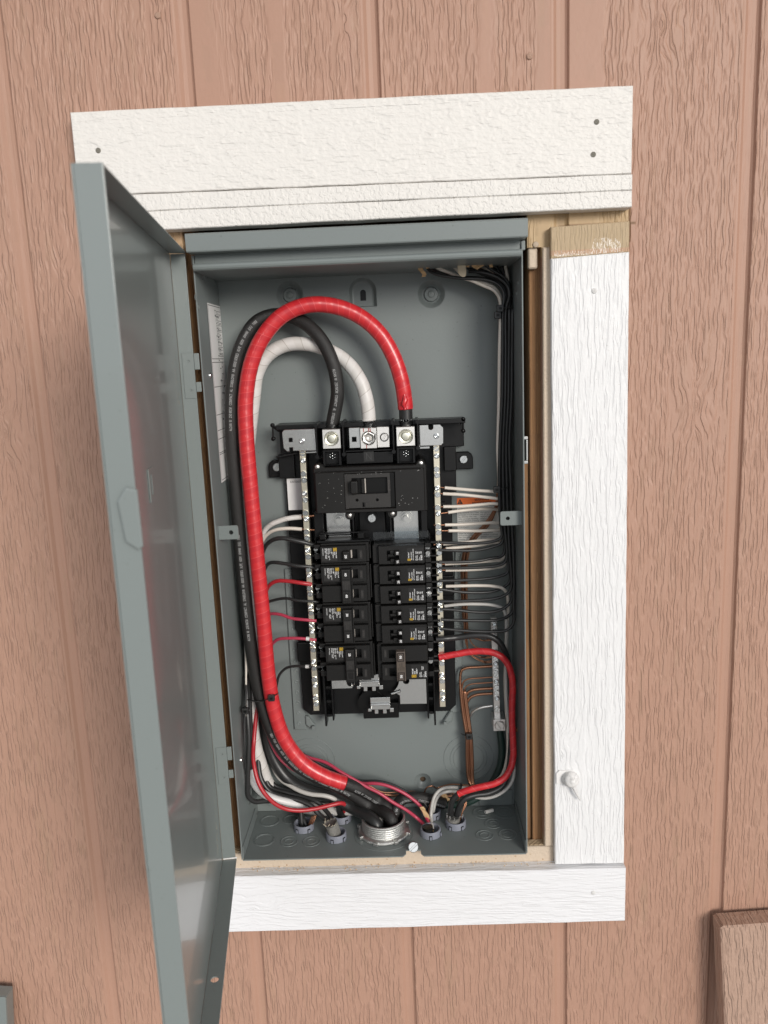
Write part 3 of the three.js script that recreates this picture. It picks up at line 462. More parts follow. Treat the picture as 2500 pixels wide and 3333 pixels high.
// ---------- the breaker chassis inside the box ----------
const GS = (r, h) => { const g = screwDisc(r, h, 0); g.userData.keep = true; return g; };
const termScrew = GS(0.0035, 0.0026), hexTerm = socketHead(0.0034, 0.003), smallScrew = GS(0.0028, 0.002);
const chassis = thing('breaker_chassis', 'black plastic breaker chassis with metal bars, screwed to the back of the box', 'breaker chassis', V(-0.0268, -0.379, ZB));
{
  const zb = ZB + 0.0038;
  obj('base', [plate(shape([[-0.1404, 0.0195], [0.0945, 0.018], [0.0945, -0.018], [0.0835, -0.0185], [0.0835, -0.077], [0.0772, -0.0775], [0.0757, -0.37], [0.067, -0.3787], [-0.0505, -0.3787], [-0.1231, -0.3787], [-0.1322, -0.3705], [-0.1335, -0.26], [-0.1365, -0.255], [-0.1365, -0.0277], [-0.1404, -0.0277]]), ZB + 0.0004, -0.0785, 0.0008)], M.black, chassis);
  for (const y of [-0.125, -0.215, -0.3005]) for (const [x0, x1] of [[-0.1355, -0.1145], [0.0605, 0.077]]) obj('base_rib', bx(x0, x1, y, y + 0.028, -0.0787, -0.0745, 0.002), M.black, chassis);
  obj('top_wall', [bx(-0.1404, 0.0945, 0.0135, 0.0195, -0.0785, -0.048, 0.001)], M.black, chassis);
  for (const [u0, v0, u1, v1] of [[887, 1387, 908, 1402], [1497, 1378, 1508, 1366]]) { const a = at(u0, v0, -0.05), b = at(u1, v1, -0.055); obj('corner_fin', tube([a, b], 0.0018, { sides: 8 }), M.black, chassis); }
  { const a = at(887, 1384, -0.05), b = at(890, 1428, -0.05); obj('corner_fin', [tube([a, b], 0.0012, { sides: 8 }), lathe([[0, 0.002], [0.0026, 0.002], [0.0026, -0.002], [0, -0.002]], 14).rotateX(Math.PI / 2).translate(a.x, a.y, a.z), lathe([[0, 0.002], [0.0026, 0.002], [0.0026, -0.002], [0, -0.002]], 14).rotateX(Math.PI / 2).translate(b.x, b.y, b.z)], M.black, chassis); }
  { const a = at(1508, 1364, -0.05), b = at(1508, 1402, -0.05); obj('corner_fin', [tube([a, b], 0.0012, { sides: 8 }), lathe([[0, 0.002], [0.0026, 0.002], [0.0026, -0.002], [0, -0.002]], 14).rotateX(Math.PI / 2).translate(a.x, a.y, a.z), lathe([[0, 0.002], [0.0026, 0.002], [0.0026, -0.002], [0, -0.002]], 14).rotateX(Math.PI / 2).translate(b.x, b.y, b.z)], M.black, chassis); }
  { const a = at(900, 1488, -0.055), b = at(972, 1474, -0.055); obj('corner_fin', [tube([a, b], 0.0016, { sides: 8 })], M.black, chassis); }
  // ears screwed to the box
  const ear = (s) => { const q = s < 0 ? [[-0.1365, -0.0275], [-0.152, -0.0275], [-0.1565, -0.0305], [-0.158, -0.035], [-0.158, -0.05], [-0.1365, -0.05]] : [[0.0835, -0.026], [0.1, -0.026], [0.104, -0.029], [0.1058, -0.034], [0.1058, -0.0485], [0.0835, -0.0485]]; return q; };
  for (const s of [-1, 1]) {
    const m = obj('ear', [plate(shape(ear(s)), -0.0905, -0.082, 0.001)], M.black, chassis), c = s < 0 ? at(901, 1521, -0.08) : at(1509, 1495, -0.08);
    obj('ear_arm', s < 0 ? bx(-0.143, -0.1225, -0.05, -0.0195, -0.0784, -0.07, 0.0012) : bx(0.068, 0.0835, -0.0485, -0.0175, -0.0784, -0.07, 0.0012), M.black, chassis);
    put('mount_screw', GS(0.0052, 0.0034), M.screw, m, V(c.x, c.y, -0.082), s < 0 ? 1.1 : 0.9);
  }
  obj('label_backing', bx(0.055, 0.0685, -0.1, -0.0885, -0.0784, -0.07, 0.001), M.black, chassis);
  // neutral bars with their screws
  const bar = (x0, x1, yt, yb, ys, s) => {
    const w = 0.0039, z1 = -0.0478, m = obj('neutral_bar', plate(shape([[x0 - w, yt], [x1 - w, yb], [x1 + w, yb], [x0 + w, yt]]), z1 - 0.0085, z1, 0.0005), M.bar, chassis);
    const X = (y) => x0 + (x1 - x0) * (y - yt) / (yb - yt);
    ys.forEach((v, i) => { const p = at(s < 0 ? 985 + (v - 1460) * 0.0505 : 1420 + (v - 1448) * 0.025, v, z1 + 0.001); put('terminal_screw', i % 3 === 1 ? hexTerm : termScrew, M.screw, m, V(X(p.y) + (i % 2 ? 0.0003 : -0.0003), p.y, z1 - (i === 0 ? 0.0022 : 0.0002)), i * 1.7 + (s < 0 ? 0 : 0.6)); });
    obj('bar_support', [bx(x0 - 0.0036, x0 + 0.0036, yb + 0.004, yt - 0.004, -0.0783, z1 - 0.0087, 0.0005)], M.deep, chassis);
  };
  bar(-0.1082, -0.1106, -0.0095, -0.3589, [1477, 1500, 1542, 1563, 1606, 1627, 1669, 1690, 1731, 1751, 1791, 1812, 1854, 1873, 1915, 1933, 1976, 1995, 2036, 2056, 2096, 2115, 2155, 2175, 2211, 2231, 2271, 2291], -1);
  bar(0.0579, 0.0567, -0.011, -0.3584, [1461, 1484, 1527, 1547, 1589, 1610, 1652, 1672, 1714, 1733, 1776, 1799, 1840, 1858, 1899, 1921, 1964, 1984, 2030, 2048, 2100, 2159, 2199, 2217, 2256, 2276], 1);
  // bonding straps at the top of the bars
  const strap1 = shape([[-0.1285, 0.0145], [-0.0905, 0.0145], [-0.0902, -0.0125], [-0.119, -0.0118], [-0.119, -0.0075], [-0.1232, -0.0075], [-0.1232, -0.0122], [-0.1265, -0.0122], [-0.1305, -0.008], [-0.1312, 0.0115]]);
  const h1 = at(946, 1432, -0.04); { const q = new THREE.Path(); q.moveTo(h1.x - 0.0029, h1.y - 0.0031); q.lineTo(h1.x - 0.0029, h1.y + 0.0031); q.lineTo(h1.x + 0.0029, h1.y + 0.0031); q.lineTo(h1.x + 0.0029, h1.y - 0.0031); q.closePath(); strap1.holes.push(q); }
  const s1 = obj('bonding_strap', [plate(strap1, -0.0422, -0.0402, 0.0004), bx(-0.0918, -0.0904, -0.0118, 0.0138, -0.07, -0.0424, 0.0004)], M.zinc, chassis);
  put('terminal_screw', hexTerm, M.screw, s1, V(at(983, 1435.5, -0.04).x, at(983, 1435.5, -0.04).y, -0.0402), 0.4);
  const strap2 = new THREE.Shape(); strap2.moveTo(0.0378, 0.0138); strap2.lineTo(0.0487, 0.0138); strap2.lineTo(0.0487, 0.0105); strap2.absarc(0.0516, 0.0105, 0.0029, Math.PI, 0, false); strap2.lineTo(0.0545, 0.0138); strap2.lineTo(0.0628, 0.0138); strap2.lineTo(0.0668, 0.0095); strap2.lineTo(0.0665, -0.009); strap2.lineTo(0.0638, -0.0118); strap2.lineTo(0.0378, -0.0118); strap2.closePath();
  const s2 = obj('bonding_strap', [plate(strap2, -0.0422, -0.0402, 0.0004), bx(0.0372, 0.0386, -0.0112, 0.0132, -0.07, -0.0424, 0.0004)], M.zinc, chassis);
  put('terminal_screw', hexTerm, M.screw, s2, V(at(1420.6, 1418.6, -0.04).x, at(1420.6, 1418.6, -0.04).y, -0.0402), 1.2);
  // main lugs
  const lug = (name, u, v, x0, x1, y0, y1) => {
    const c = at(u, v, -0.031), sh = shape([[x0, y0], [x1, y0], [x1, y1], [x0, y1]]); sh.holes.push(circ(c.x, c.y, 0.0086));
    const m = obj(name, [plate(sh, -0.042, -0.031, 0.0004), bx(x0 + 0.0005, x1 - 0.0005, y0 + 0.0005, y1 - 0.0005, -0.062, -0.0421, 0.0004)], M.alu, chassis);
    return [m, c];
  };
  const lugScrew = lathe([[0, 0.0028], [0.0042, 0.0028], [0.0046, 0.0022], [0.0058, 0.0012], [0.0063, 0.001], [0.0078, 0.0022], [0.0083, 0.0018], [0.0085, 0]], 32).rotateX(Math.PI / 2);
  M.lugScrew = std({ color: lin(0.82, 0.8, 0.68), metalness: 1, roughness: 0.3 });
  for (const [u, v, x0, x1, y0, y1] of [[1079, 1428, -0.0808, -0.0588, -0.0099, 0.0137], [1321, 1420.5, 0.0092, 0.0318, -0.0101, 0.0132]]) { const [m, c] = lug('main_lug', u, v, x0, x1, y0, y1); put('lug_screw', lugScrew, M.lugScrew, m, V(c.x, c.y, -0.0336)); }
  { const [m, c] = lug('neutral_lug', 1199.7, 1426, -0.0348, -0.0147, -0.0114, 0.0136);
    put('lug_screw', lathe([[0, -0.004], [0.0038, -0.004], [0.0042, 0.0008], [0.0062, 0.0008], [0.0066, 0.0016], [0.008, 0.0016], [0.0084, 0]], 6).rotateX(Math.PI / 2), M.alu, m, V(c.x, c.y, -0.0334));
    M.redMark = std({ color: lin(0.28, 0.035, 0.03), roughness: 0.6 });
    for (const [x, a] of [[-0.0305, 0.05], [-0.0242, 0.1], [-0.0275, -0.02], [-0.0222, 0.16]]) obj('torque_mark', bx(-0.0005, 0.0005, -0.0022, 0.0022, 0, 0.00025, 0).rotateZ(a).translate(x, x < -0.026 === a < 0.07 && a > 0 ? 0.011 : -0.009, -0.0311), M.redMark, m); }
  const np = shape([[-0.0487, -0.0108], [-0.0352, -0.0108], [-0.0352, 0.0142], [-0.0487, 0.0142]]); { const c = at(1153, 1430, -0.036), q = new THREE.Path(); q.moveTo(c.x - 0.0026, c.y - 0.0028); q.lineTo(c.x - 0.0026, c.y + 0.0028); q.lineTo(c.x + 0.0026, c.y + 0.0028); q.lineTo(c.x + 0.0026, c.y - 0.0028); q.closePath(); np.holes.push(q); }
  obj('neutral_plate', plate(np, -0.0388, -0.036, 0.0004), M.zinc, chassis);
  const np2 = obj('neutral_plate', bx(-0.0142, 0.0006, -0.0111, 0.0138, -0.06, -0.0345, 0.0005), M.alu, chassis);
  { const c = at(1251, 1423, -0.0345); obj('screw_seat', lathe([[0.0054, 0.0003], [0.0046, 0.0003], [0.0044, -0.0004]], 24).rotateX(Math.PI / 2).translate(c.x, c.y, -0.0344), M.deep, np2); put('terminal_screw', screwKeep(0.0043, 0.0012), M.alu, np2, V(c.x, c.y, -0.0344), 1.0); }
  // plastic fins between the lugs
  const fin = (x0, x1, y0, y1, z) => obj('divider_fin', [bx(x0, x1, y0, y1, -0.0783, z, 0.0006), cyl(V((x0 + x1) / 2, y1 - 0.001, 0), 0.0024, -0.07, z + 0.0004, 14), cyl(V((x0 + x1) / 2, y0 + 0.001, 0), 0.0024, -0.07, z + 0.0004, 14)], M.black, chassis);
  fin(-0.0888, -0.087, -0.02, 0.0205, -0.026); fin(-0.0562, -0.0544, -0.018, 0.0215, -0.026); fin(0.0045, 0.0063, -0.017, 0.0205, -0.026); fin(0.0342, 0.036, -0.0135, 0.0205, -0.026);
  obj('fin_rib', [bx(-0.054, 0.0043, -0.0152, -0.0135, -0.06, -0.034, 0.0005)], M.black, chassis);
  obj('fin_rib', [bx(0.0362, 0.0498, -0.0165, -0.0135, -0.07, -0.05, 0.0005)], M.zinc, chassis); obj('fin_rib', [bx(-0.108, -0.0892, -0.0165, -0.0145, -0.07, -0.05, 0.0005)], M.zinc, chassis);
  // windows under the hot lugs and the N plate
  for (const [u0, v0, u1, v1, cu, cv] of [[1049, 1465, 1113, 1515, 1084, 1486], [1290, 1456, 1353, 1507, 1321, 1478]]) {
    const a = at(u0, v0, -0.03), b = at(u1, v1, -0.03), c = at(cu, cv, -0.037), sh = shape([[a.x, b.y], [b.x, b.y], [b.x, a.y], [a.x, a.y]]), hx = 0.0078, q = new THREE.Path();
    c.x = (a.x + b.x) / 2; c.y = a.y - 0.0085; q.moveTo(c.x - hx, b.y + 0.0018); q.lineTo(c.x - hx, a.y - 0.003); q.lineTo(c.x + hx, a.y - 0.003); q.lineTo(c.x + hx, b.y + 0.0018); q.closePath(); sh.holes.push(q);
    const m = obj('lug_window', [plate(sh, -0.036, -0.029, 0.0008), bx(a.x + 0.001, b.x - 0.001, b.y + 0.001, a.y - 0.001, -0.046, -0.0375, 0)], M.black, chassis);
    const dots = [new THREE.SphereGeometry(0.0015, 10, 8)]; for (let i = 0; i < 6; i++) dots.push(new THREE.SphereGeometry(0.001, 8, 6).translate(0.0034 * Math.cos(i * Math.PI / 3 + 0.5), 0.0034 * Math.sin(i * Math.PI / 3 + 0.5), 0));
    obj('screw_tip', dots.map((g) => g.translate(c.x, c.y, -0.0366)), M.screw, m);
  }
  const N = canvasTex(128, 128, (c) => { c.fillStyle = '#141414'; c.fillRect(0, 0, 128, 128); c.strokeStyle = '#3c3c3c'; c.lineWidth = 6; c.beginPath(); c.moveTo(36, 104); c.lineTo(36, 24); c.lineTo(92, 104); c.lineTo(92, 24); c.stroke(); });
  const nplate = obj('neutral_cover', bx(-0.0535, 0.004, -0.0305, -0.0165, -0.06, -0.036, 0.0008), M.black, chassis); { const c = at(1200.6, 1486, -0.0359), g = flat(c.x - 0.0062, c.x + 0.0062, c.y - 0.0062, c.y + 0.0062, -0.0358); g.userData.keep = true; obj('letter_plate', g, std({ map: N, roughness: 0.5 }), nplate); }
  // bus plates below the main breaker and at the foot
  obj('bus_plate', [bx(-0.0852, -0.0545, -0.125, -0.088, -0.068, -0.064, 0.0008), bx(-0.083, -0.0535, -0.142, -0.1252, -0.063, -0.0605, 0.0006)], M.zinc, chassis);
  obj('bus_plate', [bx(0.001, 0.0332, -0.14, -0.088, -0.068, -0.064, 0.0008)], M.zinc, chassis);
  const stud6 = mergeGeometries([new THREE.CylinderGeometry(0.0062, 0.0062, 0.0046, 6).rotateX(Math.PI / 2).translate(0, 0, 0.0023), new THREE.CylinderGeometry(0.0081, 0.0081, 0.0012, 24).rotateX(Math.PI / 2).translate(0, 0, 0.0006), new THREE.CylinderGeometry(0.0032, 0.0032, 0.011, 16).rotateX(Math.PI / 2).translate(0, 0, 0.0055)].map(facet));
  for (const [u, v] of [[1103, 1692], [1321.5, 1685]]) { const p = at(u, v, -0.058); put('bus_nut', stud6, M.nut ??= std({ color: lin(0.6, 0.6, 0.58), metalness: 1, roughness: 0.34 }), chassis, V(p.x, p.y, -0.0638), 0.2); }
  { const p = at(1210.5, 1687, -0.06); obj('screw_tower', [bx(p.x - 0.0175, p.x + 0.0175, p.y - 0.033, p.y + 0.012, -0.0783, -0.066, 0.002), cyl(V(p.x, p.y, 0), 0.0075, -0.066, -0.0625, 24)], M.black, chassis); put('terminal_screw', screwKeep(0.0054, 0.0032), M.screw, chassis, V(p.x, p.y, -0.0624), 1.3); }
  for (const g of [bx(-0.0515, -0.049, -0.128, -0.094, -0.0783, -0.055, 0.0008), bx(-0.004, -0.0015, -0.128, -0.094, -0.0783, -0.055, 0.0008), bx(0.036, 0.044, -0.13, -0.092, -0.0783, -0.052, 0.001), bx(-0.1, -0.088, -0.126, -0.092, -0.0783, -0.055, 0.001)]) obj('centre_wall', g, M.black, chassis);
  obj('clear_shield', bx(-0.0255, 0.0455, -0.1315, -0.1205, -0.052, -0.051, 0.0003), M.clear, chassis);
  // clip frame above the first breaker
  obj('filler_clip', [bx(-0.0955, -0.029, -0.1288, -0.1262, -0.05, -0.036, 0.0006), bx(-0.0925, -0.0305, -0.119, -0.1172, -0.05, -0.043, 0.0006), bx(-0.0925, -0.085, -0.126, -0.1185, -0.052, -0.04, 0.0012), bx(-0.0445, -0.0365, -0.126, -0.1185, -0.052, -0.04, 0.0012)], M.black, chassis);
  // breaker rails and foot
  obj('rail', [bx(-0.1012, -0.0985, -0.386, -0.125, -0.0783, -0.058, 0.0006), bx(-0.0912, -0.089, -0.38, -0.3, -0.0783, -0.062, 0.0006)], M.black, chassis);
  obj('rail', [bx(0.0452, 0.0475, -0.389, -0.125, -0.0783, -0.058, 0.0006), bx(0.0366, 0.0386, -0.381, -0.3, -0.0783, -0.062, 0.0006)], M.black, chassis);
  for (const y of [-0.334, -0.354, -0.374]) { obj('rail_web', bx(-0.0984, -0.0913, y, y + 0.0035, -0.0783, -0.061, 0.0006), M.black, chassis); obj('rail_web', bx(0.0387, 0.0451, y, y + 0.0035, -0.0783, -0.061, 0.0006), M.black, chassis); }
  const f1 = shape([[-0.0897, -0.3335], [-0.0625, -0.3335], [-0.0625, -0.3185], [-0.0535, -0.3185], [-0.0535, -0.308], [-0.0897, -0.308]]), c1 = at(1141, 2222, -0.06); f1.holes.push(circ(c1.x, c1.y, 0.0049));
  obj('bus_plate', plate(f1, -0.0625, -0.0595, 0.0004), M.zinc, chassis);
  const f2 = new THREE.Shape(), c2 = at(1322, 2216, -0.06); f2.moveTo(0.0362, -0.308); f2.lineTo(0.0362, -0.3585); f2.lineTo(0.0005, -0.358); f2.lineTo(0.0003, -0.346); f2.quadraticCurveTo(-0.003, -0.343, -0.0095, -0.3405); f2.quadraticCurveTo(-0.0005, -0.334, 0.0, -0.324); f2.lineTo(0.0005, -0.308); f2.closePath(); f2.holes.push(circ(c2.x, c2.y, 0.0049));
  obj('bus_plate', [plate(f2, -0.0625, -0.0595, 0.0004), tube([V(-0.0105, -0.3425, -0.0592), V(0.0015, -0.3385, -0.0588)], 0.0022, { sides: 8 })], M.zinc, chassis);
  obj('insulator', [cyl(V(-0.0095, -0.329, 0), 0.0245, -0.0784, -0.068, 40), cyl(V(-0.0385, -0.358, 0), 0.0178, -0.0784, -0.066, 40), bx(-0.05, -0.002, -0.382, -0.36, -0.078, -0.069, 0.001)], M.deep, chassis);
  // the folded stabs the next breakers would clip on to
  const stab = (x0, x1, y) => {
    const s = new THREE.Shape([[0, 0], [0.008, 0.002], [0.014, 0.001], [0.0165, -0.004], [0.0185, -0.004], [0.0155, 0.0035], [0.0075, 0.0045], [0, 0.0022]].map(([a, b]) => new THREE.Vector2(a, b)));
    const w = x1 - x0, body = new THREE.ExtrudeGeometry(s, { depth: w, bevelEnabled: false }).rotateZ(-Math.PI / 2).rotateY(Math.PI / 2);
    const t = [], tooth = (a, b) => bx(x0 + w * a, x0 + w * b, y - 0.0262, y - 0.0172, -0.0625, -0.0605, 0.0006);
    return obj('bus_stab', [bx(x0, x1, y - 0.0085, y, -0.0555, -0.0535, 0.0006), bx(x0, x1, y - 0.0105, y - 0.0078, -0.0532, -0.0495, 0.001), bx(x0, x1, y - 0.0185, y - 0.0107, -0.058, -0.056, 0.0008), bx(x0 + w * 0.18, x0 + w * 0.38, y - 0.026, y - 0.0187, -0.0625, -0.0595, 0.0008), bx(x0 + w * 0.6, x0 + w * 0.8, y - 0.026, y - 0.0187, -0.0625, -0.0595, 0.0008), bx(x0 - 0.0035, x0 + 0.0015, y - 0.019, y - 0.0145, -0.0558, -0.0515, 0.0008), bx(x1 - 0.001, x1 + 0.0045, y - 0.0205, y - 0.0145, -0.0558, -0.0515, 0.0008)], M.zinc, chassis);
  };
  stab(-0.0525, -0.0255, -0.3125); stab(-0.039, -0.0125, -0.345);
}
function screwKeep(r, h) { return GS(r, h); }
// ---------- main breaker ----------
{
  const t = thing('main_breaker', 'large black main breaker with wide smooth cover below the three lugs', 'main breaker', V(-0.0255, -0.09, -0.0785));
  const sh = new THREE.Shape(), q = [[-0.0935, -0.0885], [0.0445, -0.0905], [0.0445, -0.0345], [0.0415, -0.0285], [0.0372, -0.0262], [0.0335, -0.0285], [0.031, -0.0325], [-0.0795, -0.0318], [-0.083, -0.0282], [-0.0872, -0.0262], [-0.0915, -0.0285], [-0.0942, -0.034]];
  obj('housing', plate(shape(q), -0.078, -0.0262, 0.0012), M.cover, t);
  const cov = shape([[-0.0912, -0.0872], [0.0412, -0.0885], [0.0412, -0.0362], [-0.0912, -0.037]]);
  const a = at(1120, 1543, -0.0165), b = at(1288, 1653, -0.0165), hole = new THREE.Path(); hole.moveTo(a.x, b.y); hole.lineTo(a.x, a.y); hole.lineTo(b.x, a.y); hole.lineTo(b.x, b.y); hole.closePath(); cov.holes.push(hole);
  obj('cover', plate(cov, -0.026, -0.0165, 0.0008), M.cover, t);
  const w0 = at(1144, 1557, -0.02), w1 = at(1262, 1605, -0.02), pan = shape([[a.x + 0.0005, b.y + 0.0005], [b.x - 0.0005, b.y + 0.0005], [b.x - 0.0005, a.y - 0.0005], [a.x + 0.0005, a.y - 0.0005]]);
  const wh = new THREE.Path(); wh.moveTo(w0.x, w1.y); wh.lineTo(w0.x, w0.y); wh.lineTo(w1.x, w0.y); wh.lineTo(w1.x, w1.y); wh.closePath(); pan.holes.push(wh);
  for (const [u, v] of [[1162, 1628], [1228, 1627]]) { const c = at(u, v, -0.0195); pan.holes.push(circ(c.x, c.y, 0.0017)); }
  const g0 = at(1180, 1636, -0.0195), gh = new THREE.Path(); gh.moveTo(g0.x, b.y + 0.002); gh.lineTo(g0.x, g0.y); gh.lineTo(g0.x + 0.0022, g0.y); gh.lineTo(g0.x + 0.0022, b.y + 0.002); gh.closePath(); pan.holes.push(gh);
  M.panelGrey = std({ color: lin(0.055, 0.05, 0.047), roughness: 0.55, map: dustMap, bumpMap: plasticBump, bumpScale: 0.00008 });
  obj('handle_panel', [plate(pan, -0.0235, -0.0195, 0.0003), bx(g0.x + 0.0035, g0.x + 0.0085, b.y + 0.001, g0.y, -0.0194, -0.0188, 0.0002)], M.panelGrey, t);
  const slope = new THREE.ExtrudeGeometry(shape([[0, 0], [0.0042, 0], [0, 0.003]]), { depth: a.y - b.y - 0.001, bevelEnabled: false }).rotateX(Math.PI / 2).translate(a.x + 0.0002, a.y - 0.0005, -0.0194);
  obj('bevel', slope, M.panelGrey, t); obj('bevel', bx(b.x - 0.0052, b.x - 0.0006, b.y + 0.001, a.y - 0.001, -0.0193, -0.0185, 0.0002), M.deep, t);
  obj('handle_well', bx(w0.x - 0.001, w1.x + 0.001, w1.y - 0.001, w0.y + 0.001, -0.02625, -0.0252, 0), M.deep, t);
  const h0 = at(1139, 1566, -0.012), h1 = at(1166, 1608, -0.012);
  obj('toggle', [bx(h0.x, h1.x, h1.y, h0.y, -0.03, -0.0105, 0.0016), bx(h1.x + 0.004, h1.x + 0.0075, w1.y + 0.001, w0.y - 0.001, -0.0251, -0.0205, 0.0005)], M.cover, t);
  obj('toggle_edge', bx(h1.x + 0.0078, h1.x + 0.0092, w1.y + 0.001, w0.y - 0.001, -0.0251, -0.0202, 0.0004), M.handleEdge, t);
  const on = canvasTex(128, 48, (c) => { c.fillStyle = '#383432'; c.fillRect(0, 0, 128, 48); c.fillStyle = '#171514'; c.font = 'bold 40px sans-serif'; c.fillText('I/ON', 14, 38); });
  { const c = at(1269, 1580, -0.0194), g = new THREE.PlaneGeometry(0.013, 0.0048).rotateZ(-Math.PI / 2).translate(c.x, c.y, -0.01935); g.userData.keep = true; obj('marking', g, std({ map: on, roughness: 0.55 }), t); }
  const rivet = lathe([[0, 0.0016], [0.0018, 0.0013], [0.0028, 0.0005], [0.003, 0]], 18).rotateX(Math.PI / 2);
  for (const [u, v] of [[1033, 1520], [1370, 1507.5], [1138, 1678], [1278, 1672]]) { const p = at(u, v, -0.026); if (v > 1600) obj('rivet_ear', cyl(V(p.x, p.y, 0), 0.0058, -0.045, -0.0285, 20), M.cover, t); put('rivet', rivet, M.alu, t, V(p.x, p.y, v > 1600 ? -0.0284 : -0.0262)); }
  // pale scuffs on the cover
  const sc = []; for (let i = 0; i < 42; i++) { const k = i < 14 ? [0.005 + 0.03 * rnd(), -0.068 - 0.014 * rnd()] : i < 26 ? [-0.09 + 0.13 * rnd(), -0.037 - 0.001 - 0.003 * rnd()] : [-0.088 + 0.03 * rnd(), -0.045 - 0.035 * rnd()]; sc.push(new THREE.BoxGeometry(0.0004 + 0.0018 * rnd() * rnd(), 0.00025, 0.0001).rotateZ(0.5 * (rnd() - 0.5)).translate(k[0], k[1], -0.01645)); }
  obj('scuff', sc, M.tapeWhite, t).userData.kind = 'stuff';
}
// ---------- branch breakers ----------
const print = (key, W, H, draw) => (print.c ??= {})[key] ??= std({ map: canvasTex(W, H, draw), roughness: 0.5 });
const rating = (n, bg = '#201e1d') => print('r' + n + bg, 64, 48, (c) => { c.fillStyle = bg; c.fillRect(0, 0, 64, 48); c.fillStyle = '#f2f2f2'; c.font = 'bold 40px sans-serif'; c.textAlign = 'center'; c.fillText(n, 32, 38); });
const squareD = (c, x, y, s) => { c.strokeStyle = '#e0b422'; c.lineWidth = s * 0.11; c.strokeRect(x, y, s, s); c.strokeRect(x + s * 0.24, y + s * 0.24, s * 0.52, s * 0.52); c.fillStyle = '#e0b422'; c.font = `bold ${s * 0.5}px sans-serif`; c.textAlign = 'center'; c.fillText('D', x + s / 2, y + s * 0.68); c.textAlign = 'left'; };
const lines = (c, x, y, list, px) => { c.font = `bold ${px}px sans-serif`; list.forEach((s, i) => c.fillText(s, x, y + i * px * 1.12)); };
const ul = (c, x, y, r) => { c.beginPath(); c.arc(x, y, r, 0, 7); c.lineWidth = r * 0.22; c.strokeStyle = '#f0f0f0'; c.stroke(); c.font = `bold ${r * 1.1}px sans-serif`; c.textAlign = 'center'; c.fillText('UL', x, y + r * 0.4); c.textAlign = 'left'; };
const labelA = (k) => print('A' + k, 256, 288, (c) => { c.fillStyle = '#1c1a19'; c.fillRect(0, 0, 256, 288); squareD(c, 8, 6, 58); c.fillStyle = '#f2f2f2'; lines(c, 76, 26, ['TYPE HOM', '10 kA', '120/240 V~'], 25); lines(c, 76, 112, ['40°C'], 22); lines(c, 6, 114, ['60/75°C Cu-Al'], 15); ul(c, 34, 148, 18); lines(c, 60, 144, ['LISTED', 'CIR. BKR.'], 16); lines(c, 150, 150, ['HACR TYPE', 'SWD'], 16); lines(c, 10, 196, ['ISSUE NO.', k === 2 ? 'E 142422' : 'DP-4075'], k === 2 ? 16 : 24); lines(c, 128, 200, ['INST. TRIP', 'CURRENT'], 17); lines(c, 10, 264, ['MADE IN MEXICO'], 16); });
const labelB = print('B', 320, 256, (c) => { c.fillStyle = '#0e0d0d'; c.fillRect(0, 0, 320, 256); squareD(c, 8, 10, 46); c.fillStyle = '#f2f2f2'; lines(c, 66, 36, ['TYPE HOM-T'], 25); lines(c, 20, 74, ['10 kA HOMT'], 18); lines(c, 130, 74, ['120/240V~'], 20); lines(c, 20, 104, ['60/75°C Cu-Al 40°C USE IN HOM'], 18); ul(c, 32, 150, 20); lines(c, 64, 146, ['LISTED', 'CIR BKR'], 18); lines(c, 170, 150, ['HACR', 'TYPE', 'TIPO', 'CARS'], 23); lines(c, 10, 204, ['ISSUE NO.'], 18); lines(c, 10, 236, ['DP-4075'], 34); });
const labelC = print('C', 320, 256, (c) => { c.fillStyle = '#121110'; c.fillRect(0, 0, 320, 256); squareD(c, 10, 10, 62); c.fillStyle = '#f2f2f2'; lines(c, 88, 34, ['TYPE HOM', '10 kA', '120/240 V~'], 28); ul(c, 36, 150, 20); lines(c, 66, 142, ['LISTED', 'CIR. BKR.'], 18); lines(c, 190, 176, ['INST. TRIP', 'CURRENT'], 18); lines(c, 10, 206, ['ISSUE NO.'], 16); lines(c, 10, 238, ['DP-4075'], 36); });
// s = -1: the column on the door side, wires leave to -x; d metres from the bus end, y from the top of the breaker
function breakerKit(s, x0, yTop) {
  const X = (d) => x0 + s * d;
  return {
    box: (d0, d1, y0, y1, z0, z1, r) => bx(X(Math.min(d0, d1)), X(Math.max(d0, d1)), yTop - y1, yTop - y0, z0, z1, r),
    face: (d0, d1, y0, y1, z0, z1, holes) => { const sh = shape([[X(d0), yTop - y0], [X(d1), yTop - y0], [X(d1), yTop - y1], [X(d0), yTop - y1]]); for (const [a, b, c, e] of holes) { const q = new THREE.Path(); q.moveTo(X(a), yTop - c); q.lineTo(X(b), yTop - c); q.lineTo(X(b), yTop - e); q.lineTo(X(a), yTop - e); q.closePath(); sh.holes.push(q); } return plate(sh, z0, z1, 0.0003); },
    print: (d, y, w, h, z) => { const g = new THREE.PlaneGeometry(w, h).rotateZ(s < 0 ? -Math.PI / 2 : Math.PI / 2).translate(X(d), yTop - y, z); g.userData.keep = true; return g; },
    at: (d, y, z) => V(X(d), yTop - y, z),
  };
}
const PW = 0.0257;
function poleFace(k, t, y, holes) {
  obj('face_plate', k.face(0.0055, 0.0625, y + 0.0022, y + PW - 0.0024, -0.0372, -0.0292, holes), M.breaker, t);
}
